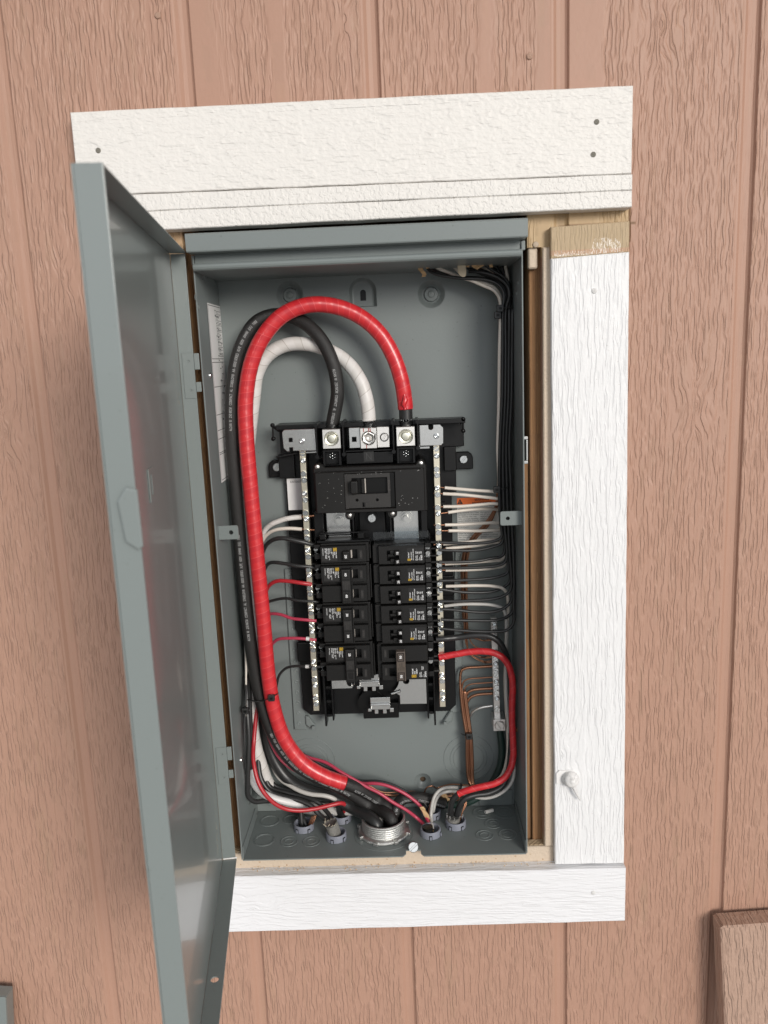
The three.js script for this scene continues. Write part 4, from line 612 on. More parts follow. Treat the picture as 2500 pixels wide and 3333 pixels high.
function leftBreaker(label, yTop, poles, num, kind, xo = 0) {
  const k = breakerKit(-1, -0.0292 + xo, yTop), H = PW * poles - 0.0006, t = thing('circuit_breaker', label, 'circuit breaker', k.at(0.036, H / 2, -0.07));
  obj('body', [k.box(0.0022, 0.0632, 0.0002, H, -0.078, -0.0375, 0.0008), k.box(0, 0.0018, 0.0035, H - 0.0035, -0.078, -0.0385, 0.0006)], M.breaker, t);
  for (let p = 0; p < poles; p++) {
    const y = p * PW;
    obj('end_lug', [k.box(0.0634, 0.0712, y + 0.0018, y + 0.0072, -0.078, -0.0385, 0.0006), k.box(0.0634, 0.068, y + 0.0074, y + 0.0132, -0.078, -0.052, 0.0006), k.box(0.0634, 0.0712, y + 0.0134, y + 0.0205, -0.078, -0.0385, 0.0006), k.box(0.0714, 0.078, y + 0.003, y + 0.0058, -0.06, -0.0505, 0.0004), k.box(0.0714, 0.078, y + 0.0175, y + 0.02, -0.06, -0.0505, 0.0004)], M.breaker, t);
    const wy0 = y + 0.0072, wy1 = y + 0.0186, w = [0.0165, 0.0252, wy0, wy1];
    poleFace(k, t, y, [w]);
    obj('window_floor', k.box(0.0164, 0.0253, wy0, wy1, -0.0376, -0.0371, 0), M.deep, t);
    obj('window_edge', k.box(0.0232, 0.0248, wy0 + 0.0006, wy1 - 0.0006, -0.037, -0.0298, 0.0003), M.handleEdge, t);
    put('terminal_screw', smallScrew, M.screw, t, k.at(0.0705, y + 0.0103, -0.0515), 0.8 + p);
    const g = k.box(0.006, 0.0625, y + 0.0086, y + 0.00885, -0.0292, -0.02905, 0); if (p || poles === 1) obj('seam', k.box(p ? 0.033 : 0.0375, p ? 0.0625 : 0.0378, y + 0.0086, y + 0.0089, -0.0293, -0.02905, 0), M.cover, t);
    obj('on_mark', k.print(0.012, y + 0.014, 0.011, 0.0034, -0.02905), print('on', 96, 32, (c) => { c.fillStyle = '#1f1d1c'; c.fillRect(0, 0, 96, 32); c.fillStyle = '#3d3a38'; c.font = 'bold 26px sans-serif'; c.fillText('I/ON', 14, 26); }), t);
    if (poles === 1) { const h = obj('toggle', [k.box(0.0262, 0.0345, wy0 + 0.0006, wy1 + 0.0006, -0.036, -0.0225, 0.0012)], M.cover, t); obj('rating_mark', k.print(0.0306, y + 0.0143, 0.0065, 0.0048, -0.0224), rating(num), h); }
  }
  if (poles === 2) {
    const h = obj('handle_tie', [k.box(0.0252, 0.0375, 0.005, H - 0.0008, -0.036, -0.0225, 0.0014), k.box(0.0235, 0.0251, 0.004, H - 0.0004, -0.034, -0.0255, 0.0004)], M.breaker, t);
    for (const y of [0.0118, PW + 0.014]) {
      obj('tie_frame', [k.box(0.0272, 0.0278, y - 0.0052, y + 0.0052, -0.0225, -0.0219, 0), k.box(0.0347, 0.0353, y - 0.0052, y + 0.0052, -0.0225, -0.0219, 0), k.box(0.0279, 0.0346, y - 0.0052, y - 0.0046, -0.0225, -0.0219, 0), k.box(0.0279, 0.0346, y + 0.0046, y + 0.0052, -0.0225, -0.0219, 0)], M.panelGrey, h);
      if (num !== '25' || y < 0.02) obj('rating_mark', k.print(0.0313, y, 0.0062, 0.0047, -0.0223), rating(num), h);
    }
    obj('tie_text', k.print(0.031, PW, 0.012, 0.0098, -0.0224), print('tt', 128, 96, (c) => { c.fillStyle = '#1d1b1a'; c.fillRect(0, 0, 128, 96); c.fillStyle = '#34312f'; c.font = 'bold 22px sans-serif'; ['240 V', 'NON-INCH', 'COMMON', 'TRIP'].forEach((s, i) => c.fillText(s, 10, 22 + 23 * i)); }), h);
  }
  obj('data_label', k.print(kind === 0 ? 0.0515 : 0.0495, 0.0125, 0.0172, 0.0196, -0.02895), labelA(kind), t);
  return t;
}
leftBreaker('single pole black breaker marked 20, topmost in the column nearer the door', -0.1296, 1, '20', 0, 0.0006);
leftBreaker('double pole breaker marked 40 on its tie, second down by the door', -0.1552, 2, '40', 1);
leftBreaker('double pole breaker marked 30 on its tie, above the lowest by the door', -0.2077, 2, '30', 2, -0.0007);
leftBreaker('double pole black breaker marked 25, lowest in the column nearer the door', -0.2606, 2, '25', 3, -0.0002);
const ORD = ['topmost', 'second from top', 'third from top', 'fourth from top', 'fifth from top'];
function tandem(i, num, yTop) {
  const k = breakerKit(1, -0.0264, yTop), H = PW - 0.0004, t = thing('circuit_breaker', `twin toggle breaker marked ${num} twice, ${ORD[i]} in its column`, 'circuit breaker', k.at(0.04, H / 2, -0.07), 'twin toggle breakers');
  obj('body', [k.box(0.0012, 0.0655, 0.0002, H, -0.078, -0.0395, 0.0008)], M.breaker, t);
  const w = [0.0178, 0.0335, 0.0066, 0.0206];
  obj('face_plate', k.face(0.0078, 0.0652, 0.0012, H - 0.0012, -0.0392, -0.0292, [w]), M.breaker, t);
  obj('bus_shelf', [k.box(0.0002, 0.0076, 0.0012, H - 0.001, -0.0393, -0.036, 0.0006)], M.breaker, t);
  obj('window_floor', k.box(0.0176, 0.0337, 0.0064, 0.0208, -0.0395, -0.039, 0), M.deep, t);
  obj('seam', k.box(0.008, 0.0177, 0.0107, 0.011, -0.0293, -0.02905, 0), M.cover, t); obj('seam', k.box(0.0336, 0.065, 0.0107, 0.011, -0.0293, -0.02905, 0), M.cover, t); obj('seam', k.box(0.008, 0.065, 0.0212, 0.0215, -0.0293, -0.02905, 0), M.cover, t);
  obj('window_bar', k.box(0.019, 0.0268, 0.0121, 0.0152, -0.038, -0.0296, 0.0006), M.cover, t);
  for (const [y, dy] of [[0.0066, 0], [0.0164, 0.0012]]) {
    const h = obj('toggle', [k.box(0.0278, 0.0345, y + dy, y + 0.0055 + dy, -0.038, -0.0228, 0.001), k.box(0.022, 0.0282, y + dy + 0.0004, y + 0.005 + dy, -0.0385, -0.0282, 0.001)], M.cover, t);
    obj('rating_mark', k.print(0.0315, y + dy + 0.0027, 0.0052, 0.0044, -0.0227), rating(num, '#272423'), h);
  }
  obj('data_label', k.print(0.0535, 0.0128, 0.0168, 0.0206, -0.02895), labelB, t);
  obj('wire_block', [k.box(0.0658, 0.073, 0.0004, 0.0062, -0.078, -0.034, 0.0006), k.box(0.0658, 0.073, 0.0202, H, -0.078, -0.034, 0.0006), k.box(0.0658, 0.0735, 0.0088, 0.0108, -0.07, -0.036, 0.0004), k.box(0.0732, 0.083, 0.0008, 0.0034, -0.072, -0.045, 0.0006), k.box(0.0732, 0.083, 0.0092, 0.0112, -0.072, -0.045, 0.0006), k.box(0.0732, 0.083, 0.0186, 0.0208, -0.072, -0.045, 0.0006), k.box(0.0658, 0.0745, 0.0063, 0.02, -0.078, -0.052, 0.0006)], M.breaker, t);
  for (const [y, r] of [[0.0064, 0.5], [0.0135, 0.9]]) put('terminal_screw', GSsmall, M.zinc, t, k.at(0.0695, y + 0.001, -0.0425), r + i);
  put('terminal_screw', GSsmall, M.zinc, t, k.at(0.0695, 0.0192, -0.048), 0.2 + i);
}
const GSsmall = GS(0.0031, 0.004);
['15', '20', '15', '15', '20'].forEach((n, i) => tandem(i, n, -0.1327 - i * 0.0259));
{
  const k = breakerKit(1, -0.0262, -0.2635), H = PW * 2 - 0.004, t = thing('circuit_breaker', 'double pole breaker marked 50 with a brown handle tie, lowest in its column', 'circuit breaker', k.at(0.036, H / 2, -0.07));
  obj('body', [k.box(0.0012, 0.0655, 0.0002, H + 0.001, -0.078, -0.0395, 0.0008), k.box(0.0657, 0.0725, 0.0012, 0.0105, -0.078, -0.0395, 0.0008), k.box(0.0657, 0.0725, 0.022, 0.0265, -0.078, -0.0395, 0.0008), k.box(0.0657, 0.0725, 0.0415, H + 0.001, -0.078, -0.0395, 0.0008)], M.breaker, t);
  obj('bus_shelf', [k.box(0.0002, 0.0056, 0.0012, H - 0.001, -0.0393, -0.036, 0.0006)], M.breaker, t);
  for (const y of [0.0016, 0.0262]) {
    obj('face_plate', k.face(0.0058, 0.0644, y, y + 0.0212, -0.0392, -0.0292, [[0.0148, 0.0235, y + 0.0045, y + 0.0165]]), M.breaker, t);
    obj('window_floor', k.box(0.0147, 0.0236, y + 0.0044, y + 0.0166, -0.0395, -0.0385, 0), M.deep, t);
    obj('on_mark', k.print(0.0108, y + 0.0095, 0.0105, 0.0032, -0.02905), print('on', 96, 32), t);
  }
  const h = obj('handle_tie', [k.box(0.0245, 0.0362, 0.0062, H - 0.0012, -0.037, -0.0205, 0.0012)], M.brownTie, t);
  for (const y of [0.0135, 0.0395]) {
    obj('tie_frame', [k.box(0.0262, 0.0268, y - 0.0055, y + 0.0055, -0.0205, -0.0199, 0), k.box(0.0339, 0.0345, y - 0.0055, y + 0.0055, -0.0205, -0.0199, 0), k.box(0.0269, 0.0338, y - 0.0055, y - 0.0049, -0.0205, -0.0199, 0), k.box(0.0269, 0.0338, y + 0.0049, y + 0.0055, -0.0205, -0.0199, 0)], M.deep, h);
    obj('rating_mark', k.print(0.0303, y, 0.0064, 0.005, -0.0203), rating('50', '#3f3733'), h);
  }
  obj('tie_text', k.print(0.0303, 0.0262, 0.0115, 0.0105, -0.0204), print('tt50', 128, 112, (c) => { c.fillStyle = '#52483f'; c.fillRect(0, 0, 128, 112); c.fillStyle = '#2e2823'; c.font = 'bold 24px sans-serif'; ['240', 'NON-CTL', 'COMMON', 'TRIP'].forEach((s, i) => c.fillText(s, 8, 26 + 26 * i)); }), h);
  obj('data_label', k.print(0.0535, 0.0362, 0.0176, 0.0208, -0.02895), labelC, t);
  for (const y of [0.0008, 0.0205, 0.0262, 0.0405]) obj('wire_jaw', k.box(0.0727, 0.0805, y + 0.001, y + 0.0034, -0.062, -0.0435, 0.0005), M.panelGrey, t);
  for (const y of [0.0125, 0.0295]) put('terminal_screw', GSsmall, M.zinc, t, k.at(0.0688, y, -0.048), 0.3);
}
// stacked labels
{
  const a = at(1487, 1621, ZB), b = at(1632, 1762, ZB);
  const wl = canvasTex(512, 512, (c) => {
    c.fillStyle = '#e2e2dd'; c.fillRect(0, 0, 512, 512); c.fillStyle = '#f0712c'; c.fillRect(0, 0, 512, 80); c.fillStyle = '#17120e';
    c.beginPath(); c.moveTo(36, 12); c.lineTo(70, 70); c.lineTo(2, 70); c.fill(); c.fillStyle = '#f0712c'; c.font = 'bold 40px sans-serif'; c.fillText('!', 29, 64);
    c.fillStyle = '#17120e'; c.font = 'bold 34px sans-serif'; c.textAlign = 'center'; c.fillText('WARNING', 290, 38); c.fillText('ADVERTENCIA', 290, 74); c.textAlign = 'left'; c.font = '19px sans-serif';
    ['This equipment is designed', 'and tested to meet UL', 'listed Underwriters Labora-', 'tories Standards. Use of Other', 'than Square D Circuit Breakers', 'May Adversely Affect User', 'Safety and Impair Reliability.', 'Square D disclaims all liability', 'for damage, injury or non-', 'performance caused by other', 'circuit breakers.', '', 'Do not allow petroleum to', 'contact the non-metal parts', 'of this product may', 'affect user safety and', 'reliability.'].forEach((s, i) => c.fillText(s, 6, 106 + i * 23.4, 250));
    ['Este equipo diseñado y', 'probado según las', 'normas de UL. El uso de', 'interruptores automáticos', 'sean de Square D', 'negativamente', 'usuario y', 'confiabilidad.', 'D no se hace', '', '', '', 'Las pinturas o partes de', 'de este producto', 'en contacto con pintura,', 'solventes o rocíos basados en', 'derivados del petróleo.'].forEach((s, i) => c.fillText(s, 268, 106 + i * 23.4, 240));
  });
  const t = thing('warning_label', 'orange headed white warning label stuck to the box behind the copper wires', 'label', V((a.x + b.x) / 2, b.y, ZB));
  const g = flat(a.x, b.x, b.y, a.y, ZB + 0.0004); g.userData.keep = true; obj('label_sheet', g, std({ map: wl, roughness: 0.5 }), t);
  const c0 = at(933, 1558, -0.078), c1 = at(990, 1659, -0.078);
  const sl = canvasTex(128, 216, (c) => { c.fillStyle = '#e2e0df'; c.fillRect(0, 0, 128, 216); c.fillStyle = '#222'; c.font = '20px sans-serif'; c.fillText('EAV35487', 28, 30); });
  const t2 = thing('code_label', 'small white sticker printed EAV35487 on the chassis beside the main breaker', 'label', V((c0.x + c1.x) / 2, c1.y, -0.0782));
  const g2 = flat(c0.x, c1.x, c1.y, c0.y, -0.0781); g2.userData.keep = true; obj('label_sheet', g2, std({ map: sl, roughness: 0.45 }), t2);
  // wiring diagram on the side wall
  const d0 = atX(674, 985, XL + 0.0005), d1 = atX(712, 985, XL + 0.0005), d2 = atX(727, 1568, XL + 0.0005);
  const wd = canvasTex(256, 1024, (c) => {
    c.fillStyle = '#ebe9e7'; c.fillRect(0, 0, 256, 1024); c.strokeStyle = '#333'; c.fillStyle = '#333'; c.lineWidth = 3;
    for (const y of [10, 330, 470, 720, 860]) c.strokeRect(10, y, 236, y === 860 ? 150 : 1000 - y > 300 ? 300 : 130);
    for (let i = 0; i < 60; i++) { const y = 30 + (i * 37) % 930, x = 120 + (i * 53) % 90; c.fillRect(x, y, 3 + rnd() * 24, 2 + rnd() * 10); c.fillRect(x, y, 2, 8 + rnd() * 36); }
    for (let i = 0; i < 30; i++) { c.globalAlpha = 0.7; c.fillRect(140, 34 + i * 9, 20 + rnd() * 80, 3); } c.globalAlpha = 1;
    c.save(); c.translate(150, 990); c.rotate(-Math.PI / 2); c.font = 'bold 26px sans-serif'; c.fillRect(0, -24, 110, 28); c.fillStyle = '#ddd'; c.fillText('DANGER', 4, -1); c.restore();
  });
  const t3 = thing('diagram_label', 'tall white wiring diagram sticker on the inner side wall by the door', 'label', V(XL, d2.y, d0.z));
  const w = Math.abs(d1.z - d0.z) + 0.012, h = d0.y - d2.y, g3 = new THREE.PlaneGeometry(w, h).rotateY(Math.PI / 2).translate(XL + 0.0005, (d0.y + d2.y) / 2, d0.z - w / 2); g3.userData.keep = true; obj('label_sheet', g3, std({ map: wd, roughness: 0.45 }), t3);
}
// ---------- ground bar ----------
{
  const a = at(1607, 2012, -0.072), b = at(1619, 2334, -0.072), t = thing('ground_bar', 'narrow metal ground bar with a row of screws and a square lug at its foot', 'ground bar', V(b.x, b.y, ZB));
  const w = 0.0041, m = obj('bar', [plate(shape([[a.x - w, a.y], [b.x - w, b.y], [b.x + w, b.y], [a.x + w, a.y]]), -0.081, -0.072, 0.0004)], M.alu, t);
  obj('bar_foot', [bx(a.x - 0.003, a.x + 0.003, a.y - 0.02, a.y - 0.012, ZB, -0.0812, 0.0004), bx(b.x - 0.003, b.x + 0.003, b.y + 0.006, b.y + 0.014, ZB, -0.0812, 0.0004)], M.alu, t);
  [2032, 2054, 2076, 2098, 2122, 2143, 2161, 2181, 2196, 2218, 2237, 2254, 2273, 2309].forEach((v, i) => { const p = at(1609 + (v - 2032) * 0.035, v, -0.071); if (i !== 3) put('terminal_screw', i % 3 ? termScrew : hexTerm, M.screw, m, V(p.x, p.y, -0.0722), i * 1.3); });
  const c0 = at(1606, 2343, -0.062), c1 = at(1646, 2379, -0.062), l = obj('ground_lug', bx(c0.x, c1.x, c1.y, c0.y, -0.088, -0.062, 0.0006), M.alu, t);
  put('lug_screw', screwKeep(0.0062, 0.0012), M.alu, l, V((c0.x + c1.x) / 2, (c0.y + c1.y) / 2, -0.0622), 2.1);
  obj('screw_ring', new THREE.TorusGeometry(0.0066, 0.0004, 6, 30).translate((c0.x + c1.x) / 2, (c0.y + c1.y) / 2, -0.0619), M.alu, l);
}
// ---------- conduit hub and bushings in the floor ----------
const floorAt = (u, v) => atY(u, v, YB);
{
  const c = floorAt(1250, 2706), r = 0.0292, t = thing('conduit_hub', 'large threaded metal conduit hub with locknut standing in the box floor', 'conduit hub', V(c.x, YB, c.z));
  const pr = [[r - 0.003, -0.01], [r - 0.003, 0.0215], [r - 0.002, 0.0222], [r - 0.0004, 0.0218]]; for (let i = 0; i < 6; i++) { const y = 0.0205 - i * 0.0029; pr.push([r, y], [r, y - 0.0014], [r - 0.0009, y - 0.0021], [r - 0.0009, y - 0.0026]); } pr.push([r, 0.002]);
  obj('threaded_pipe', lathe(pr, 56).translate(c.x, YB, c.z), M.cast, t);
  const nut = [lathe([[r - 0.0005, 0.0005], [r + 0.004, 0.0005], [r + 0.0052, 0.0016], [r + 0.0046, 0.0042], [r + 0.001, 0.0058], [r - 0.0005, 0.0058]], 56)];
  obj('locknut', nut[0].translate(c.x, YB, c.z), M.cast, t);
  for (let i = 0; i < 8; i++) { const a = i * Math.PI / 4 + 0.5; obj('nut_lug', bx(-0.0032, 0.0032, 0.001, 0.0052, r + 0.0025, r + 0.0078, 0.0008).rotateY(a).translate(c.x, YB, c.z), M.cast, t); }
}
const bushes = [[990, 2697, 0], [1095, 2728, 1], [1112, 2668, 0], [1402, 2716, 2], [1404, 2655, 0], [1484, 2688, 0]];
const BUSHLABEL = ['around the twin black wires with copper strands', 'around the grey torn cable sheath', 'half hidden under the end of the red wire', 'around the pink wires and brown paper strip', 'behind the pink wires, holding the pale grey pair', 'around the thick black pair and copper loop'];
const bushC = bushes.map(([u, v, k], i) => {
  const c = floorAt(u, v), r = 0.0138, t = thing('conduit_bushing', 'grey plastic bushing in the box floor ' + BUSHLABEL[i], 'bushing', V(c.x, YB, c.z), 'grey bushings in the box floor');
  obj('sleeve', lathe([[r - 0.0028, -0.012], [r - 0.0028, 0.0092], [r - 0.0014, 0.0098], [r - 0.0002, 0.0092], [r, 0.0005]], 40).translate(c.x, YB, c.z), M.greyPlastic, t);
  for (const a of [-0.62, 0.62, 2.6, -2.6]) { obj('snap_slot', bx(-0.0021, 0.0021, 0.0004, 0.0062, r - 0.0016, r + 0.00025, 0.0003).rotateY(a + k * 0.3).translate(c.x, YB, c.z), M.deep, t); obj('snap_tab', bx(-0.0014, 0.0014, 0.0006, 0.0052, r - 0.0012, r + 0.0014, 0.0005).rotateY(a + k * 0.3).translate(c.x, YB, c.z), M.greyPlastic, t); }
  return c;
});
const HUB = floorAt(1250, 2706), inHub = (dx, dz, y = 0.01) => V(HUB.x + dx, YB + y, HUB.z + dz), inB = (i, dx = 0, dz = 0, y = 0.004) => V(bushC[i].x + dx, YB + y, bushC[i].z + dz);
// ---------- heavy feeder cables ----------
const cableText = (s, start) => { const t = canvasTex(2048, 256, (c) => { c.fillStyle = '#201e1d'; c.fillRect(0, 0, 2048, 256); c.fillStyle = '#c9c9c9'; c.font = '23px sans-serif'; c.fillText(s, 8, 138, 2000);
  for (let i = 0; i < 260; i++) { c.fillStyle = '#8a8886'; c.globalAlpha = 0.2 * rnd(); c.fillRect(rnd() * 2048, rnd() * 256, 1 + 10 * rnd(), 1); } c.globalAlpha = 1; }, true); t.repeat.set(1 / 0.27, 1); t.offset.set(-start / 0.27, 0); return t; };
const TXT = 'ALCAN  W   250 MCM   COMPACT   AL   STABILOY®   AA - 8000 SERIES   XLPE   600V   XHHW   (UL)   1988';
const cableBlack = (start) => std({ color: lin(0.85, 0.85, 0.85), map: cableText(TXT, start), roughness: 0.5, bumpMap: fineBump, bumpScale: 0.00015 });
const cable = (name, label, pts, r, m, o = {}) => { const p = pts[0], t = thing(name, label, o.cat ?? 'cable', p); const g = tube(pts, r, { sides: o.sides ?? 24, step: o.step ?? 0.004, facing: o.facing, mod: o.mod }); obj(o.part ?? 'insulation', g, m, t); t.userData.curve = undefined; return t; };
const dx = (l, z) => l.map(([x, y, w]) => at(x * 1.50693, y * 1.50693, w ?? z));  // from the half size picture
const strands = (t, p, q, n, r, R = 0.0032) => { for (let i = 0; i < n; i++) { const a = i / n * 6.283, e = V(R * Math.cos(a), 0, R * Math.sin(a)); obj('strand', tube([p.clone().add(e), q.clone().add(e.clone().multiplyScalar(0.85))], r, { sides: 6 }), M.screw, t); } };
{ // black, outermost loop, ends on the lug nearest the door
  const t = cable('feeder_cable', 'thick black printed feeder cable arching to the lug nearest the door', [inHub(0.012, 0.006, -0.02), inHub(0.010, 0.004, 0.022), ...dx([[800, 1742, -0.05], [745, 1706, -0.044], [690, 1682, -0.042], [640, 1652, -0.042], [595, 1595, -0.042], [563, 1510, -0.042], [543, 1400, -0.042], [526, 1250, -0.044], [511, 1080, -0.044], [501, 940, -0.044], [503, 830, -0.046], [520, 750, -0.05], [555, 695, -0.055], [600, 680, -0.058], [645, 690, -0.056], [690, 728, -0.05], [719, 785, -0.046], [729, 845, -0.046], [722, 895, -0.047], [718, 915, -0.047]])], 0.0083, cableBlack(0.115), { facing: true });
  const p = dx([[718, 913], [717, 930]], -0.048); obj('tape_wrap', tube(dx([[718.5, 908], [717.5, 925]], -0.047), 0.0072, { sides: 18, mod: (s, a) => 0.0006 * Math.sin(5 * a + 900 * s) }), M.nylon, t); strands(t, V(p[0].x, p[0].y + 0.002, -0.047), V(p[1].x, p[1].y - 0.004, -0.05), 11, 0.0009, 0.0055);
}
const spiral = (pitch, h) => (s, a) => { const f = s / pitch - a / 6.2832, k = f - Math.floor(f); return h * (k < 0.92 ? k : (1 - k) * 11.5); };
const tapeMap = (base, dark, light) => canvasTex(256, 256, (c) => { for (let x = 0; x < 256; x++) for (let y = 0; y < 4; y++) { } for (let y = 0; y < 256; y++) for (let q = 0; q < 256; q += 2) { const f = ((q / 256 - y / 256) % 1 + 1) % 1; c.fillStyle = f < 0.05 ? light : f < 0.55 ? base : dark; c.fillRect(q, y, 2, 1); } }, true);
const redTape = tapeMap('#cd2e33', '#c42a32', '#dc5052'), whTape = tapeMap('#d8d4d0', '#d2cec9', '#b9b4ad'), PT = 0.0145;
redTape.repeat.set(1 / PT, 1); whTape.repeat.set(1 / 0.021, 1);
M.tapeRed = std({ color: lin(0.95, 0.95, 0.95), map: redTape, roughness: 0.3, clearcoat: 0.25, clearcoatRoughness: 0.25 });
M.tapeWh = std({ color: lin(0.95, 0.95, 0.95), map: whTape, roughness: 0.42 });
{ // red taped
  const bot = [[745, 1692, -0.038], [700, 1676, -0.033], [655, 1648, -0.031], [617, 1600, -0.031], [593, 1535, -0.031], [580, 1460, -0.03], [569, 1340, -0.03], [557, 1220, -0.03], [542, 1060, -0.031], [532, 940, -0.032], [531, 860, -0.033], [543, 785, -0.034], [570, 725, -0.035], [612, 680, -0.037], [665, 659, -0.04], [720, 661, -0.044], [775, 682, -0.047], [820, 720, -0.047], [850, 770, -0.046], [868, 825, -0.046], [875, 870, -0.047], [876, 884, -0.047]];
  const t = thing('feeder_cable', 'thick red taped feeder cable arching highest over the box to its lug', 'cable', inHub(-0.004, -0.004, 0));
  obj('red_tape', tube(dx(bot), 0.0094, { sides: 30, step: 0.0016, mod: spiral(PT, 0.00018), facing: true }), M.tapeRed, t);
  const low = [...dx([[735, 1688.5, -0.0375], [775, 1704, -0.044], [815, 1728, -0.054]]), inHub(0.006, -0.014, 0.024), inHub(0.004, -0.014, -0.02)];
  obj('black_end', tube(low, 0.0082, { sides: 20, facing: true }), cableBlack(0.02), t);
  obj('black_end', tube(dx([[876, 878], [877, 905]], -0.047), 0.0083, { sides: 20 }), M.wireBlack, t);
  obj('tape_flap', tube(dx([[873, 852, -0.038], [875.5, 866, -0.0368], [872, 872, -0.0362], [876, 884, -0.0378]]), 0.0014, { sides: 7, mod: (s, a) => 0.0022 * Math.abs(Math.sin(a)) * Math.abs(Math.sin(s * 190)) }), M.tapeRed, t);
  const p = dx([[877, 903], [878, 924]], -0.047); obj('tape_wrap', tube([V(p[0].x, p[0].y - 0.003, -0.047), V(p[1].x, p[1].y, -0.047)], 0.0077, { sides: 18, mod: (s, a) => 0.0006 * Math.sin(4 * a + 700 * s) }), M.nylon, t); strands(t, p[0], V(p[1].x, p[1].y - 0.004, -0.049), 12, 0.0009, 0.007);
}
{ // white taped
  const up = dx([[548, 860, -0.062], [556, 805, -0.063], [578, 768, -0.064], [615, 746, -0.065], [660, 743, -0.064], [710, 757, -0.06], [752, 785, -0.054], [781, 828, -0.048], [794, 875, -0.047], [797, 908, -0.048]]);
  const dn = [inHub(-0.012, -0.01, -0.02), inHub(-0.012, -0.012, 0.02), ...dx([[700, 1748, -0.076], [635, 1738, -0.076], [585, 1700, -0.07], [563, 1648, -0.064], [548, 1590, -0.062], [543, 1500, -0.063], [540, 1300, -0.065], [530, 1060, -0.066]])];
  const t = cable('feeder_cable', 'thick white taped neutral cable arching below the black one to the middle lug', [...dn, ...up], 0.0084, M.tapeWh, { part: 'white_tape', sides: 26, step: 0.003, mod: spiral(0.021, 0.00022), facing: true });
  const p = dx([[797, 907], [797.5, 927]], -0.048); obj('tape_wrap', tube([V(p[0].x, p[0].y, -0.048), V(p[1].x, p[1].y + 0.002, -0.048)], 0.0066, { sides: 18, mod: (s, a) => 0.0007 * Math.sin(5 * a + 800 * s) }), M.nylon, t); strands(t, p[0], V(p[1].x, p[1].y - 0.004, -0.05), 10, 0.0009, 0.0058);
  obj('tape_wrap', tube(dx([[795, 917, -0.041], [806, 912, -0.039], [812, 925, -0.034], [809, 945, -0.03]]), 0.0007, { sides: 6 }), M.nylon, t);
}
// the lower, shorter blacks that turn into the hub
cable('feeder_cable', 'black cable bending low beside the torn sheath into the conduit hub', [inHub(-0.008, 0.012, -0.02), inHub(-0.01, 0.012, 0.02), ...dx([[760, 1745, -0.052], [715, 1722, -0.056], [660, 1704, -0.062], [620, 1680, -0.068], [588, 1632, -0.072], [570, 1560, -0.076], [558, 1460, -0.078], [550, 1350, -0.078]])], 0.008, M.wireBlack, { facing: true });
cable('feeder_cable', 'black cable printed 1988 entering the hub from behind the pink wires', [inHub(0.016, -0.012, -0.02), inHub(0.016, -0.013, 0.022), ...dx([[868, 1727, -0.062], [895, 1722, -0.064], [925, 1726, -0.068], [960, 1736, -0.074]])], 0.0078, cableBlack(-0.24), { facing: true });
// ---------- smaller wires ----------
const wire = (label, pts, r, m, o = {}) => {
  const t = thing('wire', label, 'wire', pts[0], o.group), n = pts.length;
  obj('insulation', tube(pts, r, { sides: o.sides ?? 12, step: 0.004, mod: o.mod }), m, t);
  if (o.end) { const d = pts[n - 1].clone().sub(pts[n - 2]).normalize(); obj('copper_end', tube([pts[n - 1].clone().addScaledVector(d, -0.001), pts[n - 1].clone().addScaledVector(d, o.end)], o.er ?? r * 0.5, { sides: 8 }), M.copper, t); }
  if (o.band) { const d = o.band; obj('white_band', tube(d, r * 1.22, { sides: 12, mod: (s, a) => 0.0005 * Math.sin(7 * a + 1500 * s) }), M.tapeWhite, t); }
  return t;
};
const zW = -0.0535;
// door side
wire('white taped wire, uppermost of those leaving the neutral bar toward the red cable', path([[846, 2300, -0.068], [842, 1900, -0.066], [850, 1765, -0.064], [858, 1733, -0.06], [877, 1711, -0.056], [905, 1697, -0.053], [940, 1687, -0.052], [982, 1682.5, -0.0525]]), 0.0031, M.tapeWh, { end: 0.016, er: 0.0016, mod: spiral(0.014, 0.0003) });
wire('plain white wire just under the white taped one at the neutral bar', path([[850, 2300, -0.074], [848, 1900, -0.07], [854, 1765, -0.066], [876, 1735, -0.06], [903, 1723.5, -0.055], [943, 1720, -0.0525], [983, 1722.5, -0.0525]]), 0.0023, M.wireWhite, { end: 0.016, er: 0.0012 });
wire('black wire arching to the breaker marked 20 on the door side', path([[852, 2250, -0.07], [850, 1830, -0.068], [856, 1795, -0.062], [868, 1772, -0.056], [890, 1756.5, -0.05], [918, 1751.5, -0.046], [960, 1759, -0.044], [1000, 1768, -0.046], [1026, 1776, -0.05]]), 0.0029, M.wireBlack);
wire('black wire to the upper pole of the breaker marked 40', path([[860, 2300, -0.07], [856, 1880, -0.07], [862, 1852, -0.066], [872, 1836, -0.06], [888, 1830.5, -0.055], [930, 1835, -0.05], [970, 1842, -0.046], [1010, 1845, -0.048], [1030, 1850, -0.05]]), 0.0024, M.wireBlack);
wire('bright red wire to the breaker marked 40', path([[868, 2300, -0.07], [862, 1945, -0.068], [868, 1920, -0.064], [880, 1902, -0.058], [903, 1891, -0.053], [943, 1892, -0.048], [985, 1898, -0.045], [1014, 1902, -0.048]]), 0.0026, M.wireRed);
wire('slim black wire between the bright red wire and the upper pink wire', path([[876, 2300, -0.07], [860, 1978, -0.072], [872, 1961, -0.068], [890, 1954, -0.062], [930, 1947.5, -0.055], [970, 1954.5, -0.049], [1023, 1958, -0.048], [1036, 1960, -0.05]]), 0.0019, M.wireBlack);
